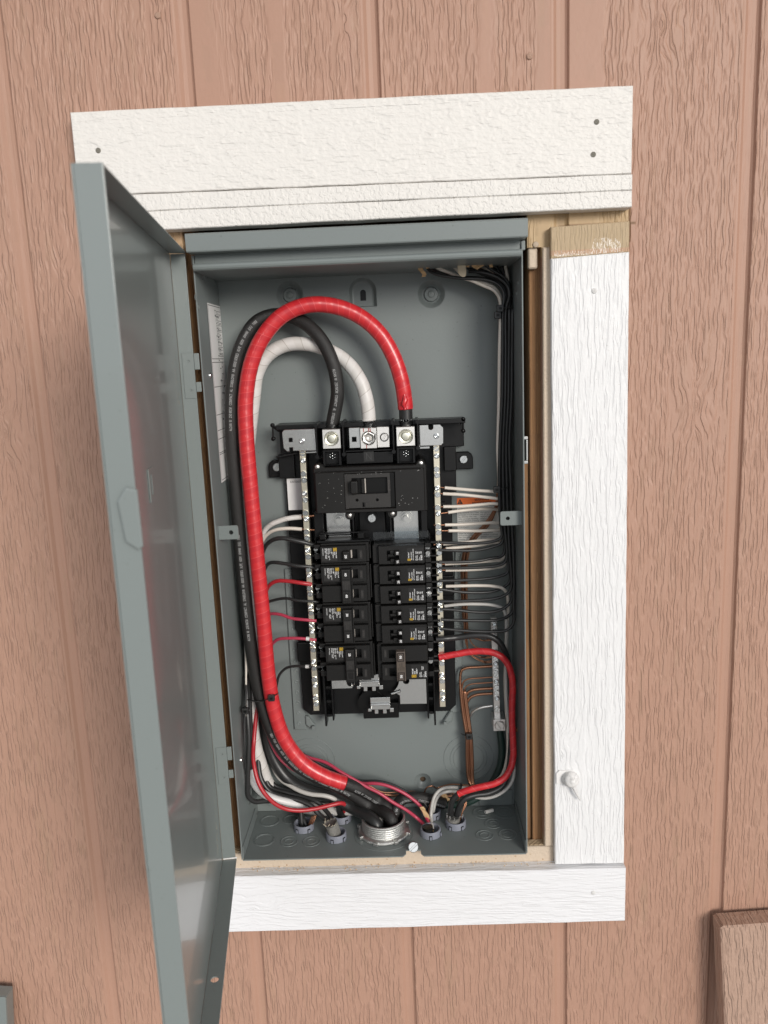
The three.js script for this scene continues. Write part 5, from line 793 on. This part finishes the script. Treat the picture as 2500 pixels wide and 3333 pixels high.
wire('pink wire, upper of two, to the breaker marked 30', path([[868, 2060, -0.07], [868, 2012, -0.07], [876, 2000, -0.067], [890, 1997.5, -0.063], [916, 2001, -0.058], [950, 2012.5, -0.053], [990, 2017, -0.048], [1030, 2020.5, -0.049]]), 0.0021, M.wirePink);
{ const p = path([[874, 2140, -0.07], [880, 2110, -0.067], [889, 2093, -0.062], [905, 2081, -0.057], [930, 2077.5, -0.053], [977, 2078, -0.048], [1030, 2082.5, -0.049]]); wire('pink wire with a white band, to the lower pole of the breaker marked 30', p, 0.0021, M.wirePink, { band: path([[996, 2078.5, -0.0479], [1008, 2080, -0.048]]) }); }
wire('thin black wire with a white band curling down from the breaker marked 25', path([[1046, 2170, -0.049], [1004, 2169.5, -0.049], [957, 2168.5, -0.054], [930, 2175.5, -0.058], [909.5, 2197, -0.06], [901, 2227, -0.062], [898, 2262, -0.064], [902, 2295, -0.066], [910, 2336, -0.068], [926, 2385, -0.07], [950, 2425, -0.071], [985, 2452, -0.071], [1040, 2484, -0.07], [1100, 2512, -0.069], [1165, 2540, -0.07], [1228, 2542, -0.071], [1277, 2554, -0.07], [1330, 2580, -0.066], [1372, 2602, -0.062], [1398, 2640, -0.06]]), 0.0018, M.wireBlack, { band: path([[995, 2169.5, -0.0497], [1007, 2169.5, -0.049]]) });
// long wires along the floor
wire('long pink wire running under the red cable down to the bushing with the paper strip', [...path([[866, 2290, -0.066], [890, 2395, -0.068], [925, 2428, -0.069], [965, 2448, -0.066], [1001, 2464, -0.064], [1061, 2482, -0.058], [1110, 2512.6, -0.05], [1160, 2541.5, -0.046], [1192, 2560, -0.044], [1236, 2582, -0.042], [1277, 2610, -0.042], [1325, 2638, -0.044], [1361, 2666, -0.046]]), inB(3, -0.003, -0.002, 0.006)], 0.0022, M.wirePink);
wire('short pink wire arching above the long one, its end in brown paper', [...path([[1160, 2545, -0.062], [1187.5, 2550.5, -0.058], [1216, 2549.5, -0.055], [1253, 2555, -0.053], [1301, 2574, -0.052], [1337, 2596, -0.051], [1368, 2624, -0.05], [1385, 2655, -0.049]]), inB(3, 0.002, -0.002, 0.004)], 0.0022, M.wirePink);
wire('red wire swooping low in front of the black bundle by the floor knockouts', [...path([[836, 2300, -0.06], [826, 2420, -0.045], [824, 2462, -0.034], [829, 2502, -0.026], [842, 2549, -0.02], [864, 2586, -0.018], [896, 2616.5, -0.02], [934, 2633.5, -0.024], [977, 2638, -0.028], [1025, 2632.5, -0.033], [1073, 2621.5, -0.038], [1106, 2614, -0.043], [1120, 2617, -0.048]]), inB(2, 0.004, 0, 0.006)], 0.0028, M.wireRed);
wire('dark red wire tucked between the red taped and the black feeder cables', path([[850, 2250, -0.06], [866, 2370, -0.056], [888, 2432, -0.056], [912, 2470, -0.056], [938, 2494, -0.055], [975, 2516, -0.056], [1030, 2538, -0.06], [1090, 2560, -0.066]]), 0.002, M.wirePink);
wire('black wire dropping down the side wall and turning along the floor', [...path([[800, 2200, -0.05], [806, 2330, -0.03], [810, 2400, -0.024], [808, 2480, -0.02], [806, 2550, -0.02], [809, 2592, -0.022], [828, 2608.5, -0.026], [862, 2607, -0.034], [905, 2606, -0.044], [950, 2612, -0.05], [975, 2632, -0.052]]), inB(0, -0.003, -0.002, 0.004)], 0.0034, M.wireBlack);
wire('second black wire dropping behind the white cable to the bushing with copper strands', [...path([[812, 2150, -0.06], [812, 2250, -0.055], [818, 2420, -0.05], [822, 2540, -0.05], [842, 2580, -0.052], [880, 2592, -0.054], [930, 2605, -0.056], [968, 2630, -0.058]]), inB(0, 0.003, -0.001, 0.004)], 0.0032, M.wireBlack);
wire('thick black wire crossing under the white cable into the grey torn sheath', [...path([[838, 2250, -0.07], [836, 2380, -0.066], [840, 2470, -0.058], [850, 2535, -0.05], [880, 2577, -0.046], [929, 2595, -0.044], [977, 2606, -0.042], [1015, 2625, -0.038], [1040, 2652, -0.034]]), inB(1, -0.004, -0.001, 0.02)], 0.0034, M.wireBlack);
wire('black wire lying above the thick one, bending into the torn sheath', [...path([[846, 2250, -0.076], [848, 2400, -0.074], [856, 2490, -0.066], [878, 2560, -0.06], [929, 2579, -0.056], [989, 2594, -0.052], [1030, 2608, -0.046], [1062, 2640, -0.04]]), inB(1, -0.0005, -0.002, 0.02)], 0.0031, M.wireBlack);
wire('black wire passing under the pale wire into the half hidden bushing', [...path([[852, 2250, -0.082], [856, 2400, -0.08], [866, 2490, -0.074], [890, 2553, -0.068], [950, 2576, -0.065], [1010, 2588, -0.06], [1060, 2602, -0.056], [1095, 2618, -0.053]]), inB(2, -0.003, -0.002, 0.006)], 0.0033, M.wireBlack);
wire('pale wire emerging under the black feeder and bending into the half hidden bushing', [...path([[868, 2400, -0.084], [890, 2500, -0.078], [915, 2538, -0.068], [945, 2557, -0.06], [975, 2573.5, -0.054], [1013, 2585, -0.05], [1061, 2590.5, -0.048], [1092, 2603, -0.05]]), inB(2, 0, -0.003, 0.01)], 0.003, M.wireGrey);
wire('white cable end hanging at the side wall behind the red wire', path([[838, 2250, -0.078], [828, 2400, -0.066], [820, 2500, -0.052], [827, 2548, -0.044], [845, 2573, -0.04], [866, 2588, -0.036], [900, 2602, -0.036], [960, 2617, -0.042], [1000, 2632, -0.05]]), 0.0052, M.tapeWhite);
// torn grey sheath, black sheath and copper strands
{
  M.fibre = std({ color: lin(0.5, 0.44, 0.34), roughness: 0.9 });
  const t = thing('cable_sheath', 'torn grey fibrous cable sheath standing in its bushing', 'cable sheath', inB(1));
  obj('sheath', tube([inB(1, 0, 0, -0.01), inB(1, -0.003, 0, 0.008), inB(1, -0.0065, 0.001, 0.024)], 0.0085, { sides: 24, mod: (s, a) => 0.0007 * Math.sin(3 * a + 60 * s) }), M.sheath, t);
  for (let i = 0; i < 26; i++) { const a = i * 0.242, p = inB(1, -0.0065 + 0.0078 * Math.cos(a), 0.001 + 0.0078 * Math.sin(a), 0.0225), q = p.clone().add(V((rnd() - 0.5) * 0.007, 0.001 + 0.004 * rnd() * rnd(), (rnd() - 0.5) * 0.006)); obj('fibre', tube([p, p.clone().lerp(q, 0.5).add(V(0.001 * (rnd() - 0.5), 0, 0.001)), q], 0.00022 + 0.0003 * rnd(), { sides: 5, n: 5 }), M.fibre, t); }
  const t2 = thing('cable_sheath', 'black cut cable sheath under the end of the red wire', 'cable sheath', inB(2));
  obj('sheath', tube([inB(2, 0.002, 0, -0.01), inB(2, 0.002, 0, 0.012), inB(2, 0.003, 0.002, 0.022)], 0.0072, { sides: 20, mod: (s, a) => 0.001 * Math.sin(4 * a + 120 * s) }), M.nylon, t2);
  const t3 = thing('cable_sheath', 'scuffed black sheath at the foot of the pink wires', 'cable sheath', inB(3));
  obj('sheath', tube([inB(3, -0.003, 0.001, -0.01), inB(3, -0.0035, 0.001, 0.012)], 0.0068, { sides: 20, mod: (s, a) => 0.0005 * Math.sin(5 * a + 300 * s) }), M.nylon, t3);
  const t4 = thing('cable_sheath', 'grey fibrous sheath with loose threads around the thick black pair', 'cable sheath', inB(5));
  obj('sheath', tube([inB(5, -0.0025, 0, -0.01), inB(5, -0.003, 0, 0.0155)], 0.0092, { sides: 22, mod: (s, a) => 0.0006 * Math.sin(3 * a + 100 * s) }), M.sheath, t4);
  for (let i = 0; i < 9; i++) { const a = i * 0.7, p = inB(5, -0.003 + 0.009 * Math.cos(a), 0.009 * Math.sin(a), 0.015); obj('thread', tube([p, p.clone().add(V(0.006 * (rnd() - 0.3), 0.003 + 0.004 * rnd(), 0.003)), p.clone().add(V(0.016 * (rnd() - 0.4), -0.003 + 0.006 * rnd(), 0.006 * rnd()))], 0.00018, { sides: 4, n: 8 }), M.tapeWhite, t4); }
  const t5 = thing('copper_strands', 'short copper strands poking out beside the twin black wires', 'copper wire', inB(0, 0.005));
  for (let i = 0; i < 4; i++) obj('strand', tube([inB(0, 0.0035 + i * 0.0012, 0.004, 0.002), inB(0, 0.0085 + i * 0.0018, 0.005, 0.012), inB(0, 0.0125 + i * 0.0019, 0.004 - i * 0.001, 0.021)], 0.0008, { sides: 6 }), M.copper, t5);
  const t6 = thing('copper_strands', 'copper loop curling out of the bushing with the thick black pair', 'copper wire', inB(5, 0.006));
  for (let i = 0; i < 3; i++) obj('strand', tube([inB(5, 0.004, 0.002, 0.004), inB(5, 0.009 + i * 0.0005, 0.001, 0.022), inB(5, 0.0125 + i * 0.0012, -0.002, 0.031), inB(5, 0.0105 + i * 0.001, -0.006, 0.038), inB(5, 0.006, -0.008, 0.036)], 0.00075, { sides: 6 }), M.copper, t6);
}
// brown paper strips
const ribbon = (pts, w, dirv) => { const c = new THREE.CatmullRomCurve3(pts), n = 14, P = [], I = []; for (let i = 0; i <= n; i++) { const p = c.getPoint(i / n), k = w * (0.85 + 0.3 * rnd()), d = dirv.clone().multiplyScalar(k / 2); P.push(p.x - d.x, p.y - d.y, p.z - d.z, p.x, p.y, p.z + w * 0.22 * Math.sin(i * 1.1), p.x + d.x, p.y + d.y, p.z + d.z); if (i < n) { const a = i * 3; I.push(a, a + 1, a + 3, a + 1, a + 4, a + 3, a + 1, a + 2, a + 4, a + 2, a + 5, a + 4); } } const g = new THREE.BufferGeometry(); g.setAttribute('position', new THREE.Float32BufferAttribute(P, 3)); g.setIndex(I); g.computeVertexNormals(); return g; };
const paperThing = (label, pts, w, d) => { const t = thing('paper_strip', label, 'paper strip', pts[0]), g = ribbon(pts, w, d); obj('paper', g, M.paper, t); };
paperThing('brown paper strip twisting up from the bushing with the pink wires', [inB(3, 0.001, 0.003, 0.006), ...path([[1395, 2670, -0.045], [1382, 2643, -0.043], [1372, 2626, -0.042]])], 0.006, V(1, 0.15, 0.1));
paperThing('small brown paper patch behind the pale grey wire pair', path([[1440, 2578, -0.078], [1448, 2592, -0.076], [1458, 2606, -0.077]]), 0.0075, V(0.9, 0.2, 0));
paperThing('torn brown paper flaps at the first cable under the hood', path([[1362, 850, -0.046], [1370, 878, -0.044], [1381, 892, -0.045], [1379, 901, -0.047]]), 0.005, V(1, 0.1, 0.2));
paperThing('tan paper tip beside the pale wire under the hood', path([[1386, 850, -0.042], [1391, 862, -0.04], [1397, 872, -0.042]]), 0.006, V(1, 0.3, 0));
paperThing('brown torn paper behind the big pale tongue under the hood', path([[1512, 842, -0.04], [1517, 856, -0.038], [1516, 870, -0.041]]), 0.008, V(1, 0, 0.2));
paperThing('wide brown paper flap fanned over the black wires under the hood', path([[1532, 842, -0.04], [1545, 858, -0.038], [1566, 870, -0.041]]), 0.0105, V(0.8, 0.45, 0.1));
paperThing('narrow brown paper tip nearest the corner under the hood', path([[1588, 842, -0.042], [1595, 856, -0.04], [1600, 870, -0.042]]), 0.004, V(1, 0.1, 0.2));
{ const p = at(1503, 868, -0.034), sh = new THREE.Shape(); sh.moveTo(p.x - 0.0052, p.y + 0.016); sh.lineTo(p.x - 0.0048, p.y - 0.006); sh.quadraticCurveTo(p.x - 0.002, p.y - 0.0125, p.x + 0.0035, p.y - 0.0115); sh.quadraticCurveTo(p.x + 0.0062, p.y - 0.009, p.x + 0.0048, p.y - 0.002); sh.lineTo(p.x + 0.0054, p.y + 0.016); sh.closePath();
  const t = thing('sheath_flap', 'rounded pale tongue of cut cable jacket hanging under the hood', 'jacket flap', p); obj('flap', plate(sh, -0.035, -0.0338, 0.0004), std({ color: lin(0.6, 0.5, 0.36), roughness: 0.6 }), t); }
// ---------- branch wires on the ground bar side ----------
// black: where each leaves the hood, its place in the bundle, and how it swings across to its breaker
const blackExit = [
  [[1632, 1748], [1605, 1762], [1560, 1768], [1500, 1768], [1428, 1765]], [[1634, 1765], [1600, 1781], [1550, 1791], [1500, 1792.5], [1428, 1790]],
  [[1638, 1806], [1600, 1817], [1560, 1825], [1500, 1829], [1429, 1830]], [[1645, 1828], [1615, 1842], [1575, 1846], [1500, 1849], [1429, 1849.5]],
  [[1651, 1864], [1625, 1876], [1580, 1884], [1500, 1888.5], [1430, 1890.5]], [[1658, 1895], [1636, 1913], [1600, 1926], [1550, 1929], [1500, 1927], [1430, 1917.5]],
  [[1661, 1920], [1642, 1938], [1606, 1949], [1540, 1955], [1432, 1957.5]], [[1664, 1955], [1645, 1977], [1610, 1990.5], [1545, 1992], [1490, 1986], [1433, 1982.5]],
  [[1667, 1992], [1650, 2008], [1620, 2018], [1540, 2020], [1436, 2017]], [[1670, 2030], [1650, 2051], [1606, 2056], [1545, 2055], [1490, 2051], [1434, 2045.5]]];
const blackTop = [[1383, 862, -0.056], [1392, 866, -0.06], [1520, 872, -0.062], [1526, 884, -0.05], [1530, 866, -0.066], [1557, 846, -0.05], [1580, 848, -0.065], [1604, 846, -0.06], [1622, 842, -0.066], [1612, 842, -0.072]];
const blackMid = [[[1405, 886, -0.05], [1450, 899, -0.047], [1510, 906, -0.046], [1580, 910, -0.046], [1622, 926, -0.046], [1640, 955, -0.046]], [[1430, 888, -0.056], [1480, 902, -0.053], [1560, 905, -0.052], [1625, 922, -0.051], [1646, 958, -0.051]], [[1570, 893, -0.058], [1620, 912, -0.056], [1650, 950, -0.055]], [[1570, 886, -0.044], [1618, 902, -0.043], [1650, 928, -0.043], [1658, 960, -0.043]], [[1590, 888, -0.06], [1640, 918, -0.058], [1658, 962, -0.057]], [[1605, 880, -0.05], [1645, 908, -0.05], [1661, 950, -0.05]], [[1620, 890, -0.062], [1655, 930, -0.06]], [[1625, 886, -0.058], [1658, 934, -0.057]], [[1645, 900, -0.064], [1667, 950, -0.062]], [[1640, 900, -0.07], [1664, 950, -0.068]]];
const ORD2 = ['topmost', 'second', 'third', 'fourth', 'fifth'];
blackExit.forEach((ex, i) => {
  const sx = 1636 + i * 3.4, z = -0.0455 - (i % 3) * 0.0048, e0 = ex[0], y0 = e0[1];
  const pts = [blackTop[i], ...blackMid[i], [sx + 1, 1005, z], [sx, 1150, z], [sx - 2, 1300, z + 0.001], [sx - 9, 1450, z], [sx - 11 + i * 0.8, 1590, z]];
  const hold = [[1700, sx - 7 + i * 0.7], [1790, sx - 2 + i * 0.6], [1880, sx + i * 0.7], [1960, sx + 2 + i * 0.4]].filter(([y]) => y < y0 - 40).map(([y, x]) => [Math.min(x, 1676), y, z]);
  const l = ex.length, tail = ex.map(([u, v], k) => [u, v, z + (-0.0455 - z) * k / (l - 1)]);
  wire(`black wire ending at the ${i % 2 ? 'lower' : 'upper'} terminal of the ${ORD2[Math.floor(i / 2)]} twin toggle breaker`, path([...pts, ...hold, ...tail]), 0.00195, M.wireBlack);
});
const whiteExit = [
  [[1618, 1600], [1600, 1599], [1560, 1597], [1500, 1592], [1448, 1587.5]], [[1628, 1620], [1600, 1620], [1560, 1616], [1500, 1610], [1442, 1607]],
  [[1632, 1636], [1600, 1639], [1560, 1643], [1500, 1648], [1443, 1649]], [[1630, 1655], [1600, 1656], [1560, 1657], [1510, 1661], [1458, 1668]],
  [[1628, 1700], [1600, 1701], [1560, 1704], [1500, 1707.5], [1448, 1708.5]], [[1628, 1723], [1600, 1726], [1550, 1728], [1500, 1727.5], [1459, 1727.5]],
  [[1632, 1752], [1600, 1756], [1560, 1760], [1500, 1767], [1442, 1771]], [[1634, 1760], [1600, 1767], [1560, 1775], [1500, 1781], [1450, 1786]],
  [[1637, 1818], [1610, 1825], [1580, 1827], [1540, 1830], [1448, 1836]], [[1642, 1838], [1615, 1847], [1580, 1852], [1530, 1854.5], [1450, 1856]]];
const whiteTop = [[1396, 853, -0.056], [1400, 853, -0.064]];
whiteExit.forEach((ex, i) => {
  const y0 = ex[0][1], z = -0.049 - i * 0.0022, sx = i < 3 ? 1628 + i * 3 : 1640 + i * 2.2, l = ex.length;
  const top = i === 0 ? [[1399, 855, -0.055], [1428, 873, -0.052], [1465, 888, -0.052], [1500, 903, -0.052], [1530, 911, -0.05], [1570, 928, -0.049], [1609, 946, -0.048], [1626, 972, -0.048]] : i === 1 ? [[1470, 860, -0.06], [1520, 905, -0.056], [1560, 917, -0.054], [1610, 938, -0.053], [1630, 972, -0.053]] : i === 2 ? [[1640, 838, -0.06], [1646, 870, -0.058], [1652, 912, -0.056], [1650, 960, -0.056]] : [[1500 + i * 12, 845, -0.072], [1570 + i * 6, 890, -0.074], [sx - 4, 950, -0.072]];
  const zz = i < 3 ? z : -0.066 - (i % 4) * 0.004;
  const pts = [...top, [sx + 1, 1005, zz], [sx - 2, 1150, zz], [sx - 4, 1300, zz], [sx - 8, 1450, zz], ...(y0 > 1660 ? [[sx - 8, 1590, zz]] : [])];
  wire(`white wire on the neutral bar by the ground bar, ${['first', 'second', 'third', 'fourth', 'fifth', 'sixth', 'seventh', 'eighth', 'ninth', 'tenth'][i]} from the top`, path([...pts, ...ex.map(([u, v], k) => [u, v, zz + (-0.0525 - zz) * k / (l - 1)])]), 0.00205, M.wireWhite, { end: i === 4 || i === 5 ? 0.014 : 0.012, er: 0.0009 });
});
wire('upper of two white wires looping from the neutral bar down past the ground bar', path([[1452, 1908.5, -0.0525], [1500, 1907, -0.05], [1560, 1906, -0.048], [1606, 1908, -0.047], [1636, 1915, -0.05], [1650, 1933, -0.055], [1654, 1965, -0.06], [1652, 2020, -0.064], [1648, 2120, -0.068], [1644, 2210, -0.07], [1648, 2310, -0.07], [1653, 2400, -0.068], [1651, 2465, -0.064], [1632, 2525, -0.06], [1592, 2552, -0.06], [1546, 2562, -0.062]]), 0.00205, M.wireWhite);
wire('lower of two white wires looping from the neutral bar down past the ground bar', [...path([[1447, 1973, -0.0525], [1500, 1967, -0.05], [1545, 1966, -0.049], [1600, 1969, -0.048], [1634, 1979, -0.052], [1646, 2005, -0.057], [1648, 2060, -0.062], [1646, 2150, -0.064], [1650, 2300, -0.062], [1662, 2420, -0.055], [1674, 2500, -0.046], [1668, 2540, -0.04], [1649, 2568, -0.036], [1615, 2590, -0.036], [1579, 2598, -0.04], [1546, 2594, -0.046], [1510, 2584, -0.056]])], 0.0021, M.wireGrey);
// fifty ampere pair
wire('thick black wire from the breaker marked 50 turning down the side wall', [...path([[1420, 2081.5, -0.0455], [1450, 2078.5, -0.0455], [1486, 2075, -0.049], [1546, 2068, -0.046], [1592, 2071, -0.044], [1621, 2086, -0.044], [1641, 2115, -0.046], [1655, 2160, -0.05], [1664, 2250, -0.054], [1666, 2350, -0.054], [1662, 2450, -0.05], [1655, 2510, -0.045], [1636, 2556, -0.04], [1592, 2581, -0.036], [1546, 2588, -0.034], [1513, 2600, -0.032], [1496, 2624, -0.034]]), inB(5, 0.001, 0.001, 0.012), inB(5, 0.001, 0.001, -0.01)], 0.004, M.wireBlack);
{
  const red = path([[1429, 2140, -0.0435], [1480, 2130, -0.043], [1537, 2121, -0.042], [1591, 2121.5, -0.038], [1627, 2134, -0.036], [1650, 2157, -0.036], [1663, 2188, -0.037], [1669, 2229, -0.038], [1667, 2290, -0.038], [1667, 2350, -0.037], [1670, 2410, -0.036], [1671, 2460, -0.034], [1662, 2501, -0.031], [1640, 2533, -0.028], [1606, 2551.5, -0.026], [1561, 2562, -0.025], [1519, 2573, -0.025], [1491.7, 2584, -0.026]]);
  const t = thing('wire', 'thick red taped wire from the breaker marked 50 sweeping down the side wall', 'wire', red[0]);
  const rt2 = redTape.clone(); rt2.repeat.set(1 / 0.017, 1); rt2.needsUpdate = true;
  obj('red_tape', tube(red, 0.00415, { sides: 18, step: 0.002, mod: spiral(0.017, 0.0004) }), std({ color: lin(0.9, 0.9, 0.9), map: rt2, roughness: 0.33 }), t);
  obj('black_end', tube([...path([[1496, 2582, -0.026], [1477, 2598, -0.028], [1468, 2623, -0.032]]), inB(5, -0.006, 0.001, 0.014), inB(5, -0.006, 0.001, -0.01)], 0.0038, { sides: 16 }), M.wireBlack, t);
}
wire('dark green wire from the square ground lug curving down behind the red one', path([[1626, 2374, -0.076], [1630, 2400, -0.076], [1634, 2440, -0.076], [1629, 2488, -0.075], [1608, 2537, -0.073], [1575, 2580, -0.07], [1537, 2606, -0.068], [1500, 2618, -0.07], [1440, 2620, -0.074]]), 0.0048, M.wireGreen);
wire('upper pale grey wire of the pair bending into the rear bushing', [...path([[1560, 2566, -0.07], [1500, 2564, -0.066], [1457, 2563, -0.06], [1432, 2571.5, -0.056], [1415, 2591, -0.053], [1406, 2622, -0.051], [1403, 2655, -0.05]]), inB(3, 0.003, -0.001, 0.006)], 0.0022, M.wireGrey);
wire('lower pale grey wire of the pair bending into the rear bushing', [...path([[1550, 2580, -0.07], [1487, 2576, -0.066], [1457, 2576, -0.062], [1432, 2585, -0.06], [1418, 2606, -0.058], [1411, 2636, -0.058]]), inB(4, 0.001, 0.001, 0.004)], 0.0022, M.wireGrey);
wire('black wire lying along the floor toward the rear bushing', [...path([[1290, 2570, -0.07], [1330, 2592, -0.066], [1362, 2604, -0.063], [1386, 2615, -0.063], [1394, 2635, -0.062]]), inB(4, -0.004, 0, 0.004)], 0.0023, M.wireBlack);
wire('bare aluminium wire entering the foot of the ground bar', path([[1524, 2350, -0.084], [1529, 2334, -0.082], [1543, 2314, -0.079], [1567, 2303, -0.077], [1602, 2297, -0.0775]]), 0.0018, M.sheathAlu ?? M.alu);
// bare copper grounds
const rope = (p, r, tw) => ({ mod: (s, a) => r * 0.3 * Math.abs(Math.cos(1.5 * (a - s * tw))) });
const copper = (label, pts, r, twist) => { const t = thing('ground_wire', label, 'copper wire', pts[0], 'bare copper ground wires'); obj('conductor', tube(pts, twist ? r * 0.86 : r, { sides: twist ? 16 : 8, step: twist ? 0.0012 : 0.004, mod: twist ? (s, a) => r * 0.42 * Math.abs(Math.cos(1.5 * (a - s * 520))) : undefined }), M.copper, t); };
const upper = [[2081, 1536, 2070], [2083, 1545, 2076], [2136, 1540, 2130], [2139, 1546, 2132], [2150, 1549, 2145], [2155, 1552, 2150], [2110, 1541, 2098]];
upper.forEach(([v, bu, bv], i) => {
  const o = (i - 3) * 3.2, z = -0.083 + (i % 3) * 0.003;
  copper(`bare copper wire crossing the warning label, ${['first', 'second', 'third', 'fourth', 'fifth', 'sixth', 'seventh'][i]} from the top at the ground bar`, path([[1632, 1000, -0.06 - i * 0.002], [1626 + o * 0.3, 1300, -0.066 - i * 0.002], [1622 + o * 0.4, 1600, -0.072], [1613 + o * 0.4, 1655, z], [1580 + o, 1712, z], [1545 + o, 1748, z], [1522 + o, 1785, z], [1512 + o, 1830, z], [1511 + o, 1910, z], [1513 + o * 0.8, 1990, z + 0.001], [1516 + o * 0.8, v - 60, z + 0.001], [1524 + o * 0.6, v - 28, z + 0.001], [bu + 2, v - 8, z + 0.001], [bu + 26, v + 2, z + 0.003], [1580, v + 3, -0.079], [1603, v, -0.0775]]), 0.00088);
});
const lower = [[2168, 1507, 2182, 1, 0], [2204, 1512, 2222, 0, 5], [2221, 1518, 2232, 0, 9], [2240, 1524, 2252, 1, 11], [2257, 1530, 2268, 1, 15]];
lower.forEach(([v, bu, bv, tw, o], i) => copper(`${tw ? 'twisted' : 'solid'} copper wire looping up from the floor, ${['first', 'second', 'third', 'fourth', 'fifth'][i]} from the top of its group`, path([[1560 - o, 2560, -0.07], [1535 + o * 0.5, 2556, -0.072], [1526 + o * 0.9, 2540, -0.074], [1520 + o * 1.2, 2470, -0.075], [1519 + o, 2400, -0.074], [1507 + o * 1.1, 2320, -0.076], [1499 + o * 1.0, 2250, -0.077], [1498 + o * 1.1, v + 38, -0.078], [bu - 4 + o * 0.3, v + 14, -0.078], [bu + 12 + o * 0.3, v + 6, -0.078], [1560, v + 3, -0.078], [1604, v, -0.0775]]), tw ? 0.0017 : 0.0011, tw));
copper('thin copper wire lying along the floor behind the pink wires', path([[1200, 2556, -0.074], [1245, 2578, -0.074], [1300, 2578, -0.076], [1345, 2576, -0.077], [1400, 2588, -0.078], [1440, 2596, -0.078]]), 0.001);
copper('twisted copper wire lying lowest along the floor behind the pink wires', path([[1240, 2584, -0.076], [1290, 2590, -0.077], [1350, 2586, -0.08], [1420, 2592, -0.081], [1480, 2590, -0.081]]), 0.0018, 1);
copper('copper wire loop standing beside the pale grey pair', path([[1384, 2596, -0.074], [1383, 2575, -0.07], [1391, 2562, -0.068], [1408, 2558, -0.069], [1420, 2566, -0.073], [1432, 2562, -0.075], [1470, 2553, -0.074], [1520, 2556, -0.074], [1552, 2556, -0.074]]), 0.001);
for (let i = 0; i < 3; i++) copper(['outer', 'middle', 'inner'][i] + ' turn of the copper coil behind the pale grey pair near the floor', path([[1425 + i, 2585 + i * 4, -0.083], [1428 + i * 3, 2604 + i * 3, -0.08], [1450, 2616 + i * 3, -0.078], [1480, 2612 + i * 2, -0.079], [1496, 2594 + i, -0.082], [1470, 2580 + i, -0.084], [1436, 2580 + i * 2, -0.085]]), 0.0008);
copper('copper wire descending with the pale grey wire into the rear bushing', [...path([[1418, 2582, -0.07], [1405, 2605, -0.06], [1396, 2635, -0.055], [1391, 2660, -0.053]]), inB(3, 0.001, -0.004, 0.008)], 0.0009);
// cable ties
const tie = (label, list, w, head) => { // band through points, with a square head
  const t = thing('cable_tie', label, 'cable tie', list[0]);
  obj('strap', tube(list, 0.0006, { sides: 10, mod: (s, a) => (w / 2 - 0.0006) * Math.pow(Math.abs(Math.sin(a)), 6) }), M.nylon, t);
  if (head) { const h = head; obj('tie_head', bx(h.x - 0.0042, h.x + 0.0042, h.y - 0.0042, h.y + 0.0042, h.z - 0.0025, h.z + 0.003, 0.001), M.nylon, t); obj('head_slot', bx(h.x - 0.0018, h.x + 0.0018, h.y - 0.0014, h.y + 0.0014, h.z + 0.003, h.z + 0.0034, 0.0003), M.deep, t); }
};
tie('black cable tie round the black and red feeder cables, its square head on the red', path([[800, 2262, -0.05], [806, 2276, -0.036], [830, 2282, -0.032], [855, 2281, -0.031], [876, 2272, -0.021], [890, 2266, -0.0195], [900, 2260, -0.026], [903, 2255, -0.04]]), 0.0042, at(884, 2271, -0.0175));
tie('small black cable tie on the thin wires beside the side wall', path([[788, 2312, -0.03], [800, 2315, -0.022], [814, 2312, -0.024]]), 0.0038, at(799, 2313, -0.019));
tie('black cable tie round the wire bundle near the corner under the hood', path([[1622, 1004, -0.06], [1628, 1003, -0.0435], [1645, 1002, -0.0405], [1662, 1001, -0.042], [1672, 1000, -0.056]]), 0.0048, at(1628, 1004, -0.042));
tie('second black cable tie, head just below the first one in the corner', path([[1618, 1028, -0.058], [1624, 1026, -0.046], [1634, 1024, -0.043]]), 0.0035, at(1620, 1026, -0.044));
tie('black cable tie on the bundle where the first white wire leaves', path([[1612, 1594, -0.056], [1620, 1592, -0.0435], [1640, 1590, -0.0405], [1656, 1588, -0.046]]), 0.0045, at(1617, 1593, -0.0415));
tie('black cable tie round the copper wires below the ground bar', path([[1505, 2390, -0.079], [1512, 2393, -0.0705], [1522, 2395, -0.0695], [1534, 2397, -0.075]]), 0.005, at(1527, 2396, -0.069));
tie('small black cable tie holding the pale grey pair near the floor', path([[1502, 2552, -0.066], [1499, 2562, -0.061], [1498, 2577, -0.062]]), 0.005, undefined);
// crumbs: a scrap of white insulation on the floor
{ const p = floorAt(1592, 2646), t = thing('insulation_scrap', 'short white scrap of insulation lying on the box floor', 'scrap', p); obj('scrap', new THREE.CylinderGeometry(0.0026, 0.0026, 0.012, 14, 1, true).rotateZ(Math.PI / 2).rotateY(0.4).translate(p.x, YB + 0.0027, p.z), std({ color: lin(0.7, 0.68, 0.64), roughness: 0.5, side: THREE.DoubleSide }), t); }
wire('thin dark wire hanging free beside the side wall below the feeder tie', path([[802, 2230, -0.03], [797, 2330, -0.024], [796, 2450, -0.016], [800, 2520, -0.02]]), 0.0014, M.wireBlack);
wire('thin white wire running down the side wall beside the small tie', path([[800, 2000, -0.05], [801, 2200, -0.04], [799, 2320, -0.028], [796, 2400, -0.03]]), 0.0012, M.wireWhite);
renderer.render(scene, camera);
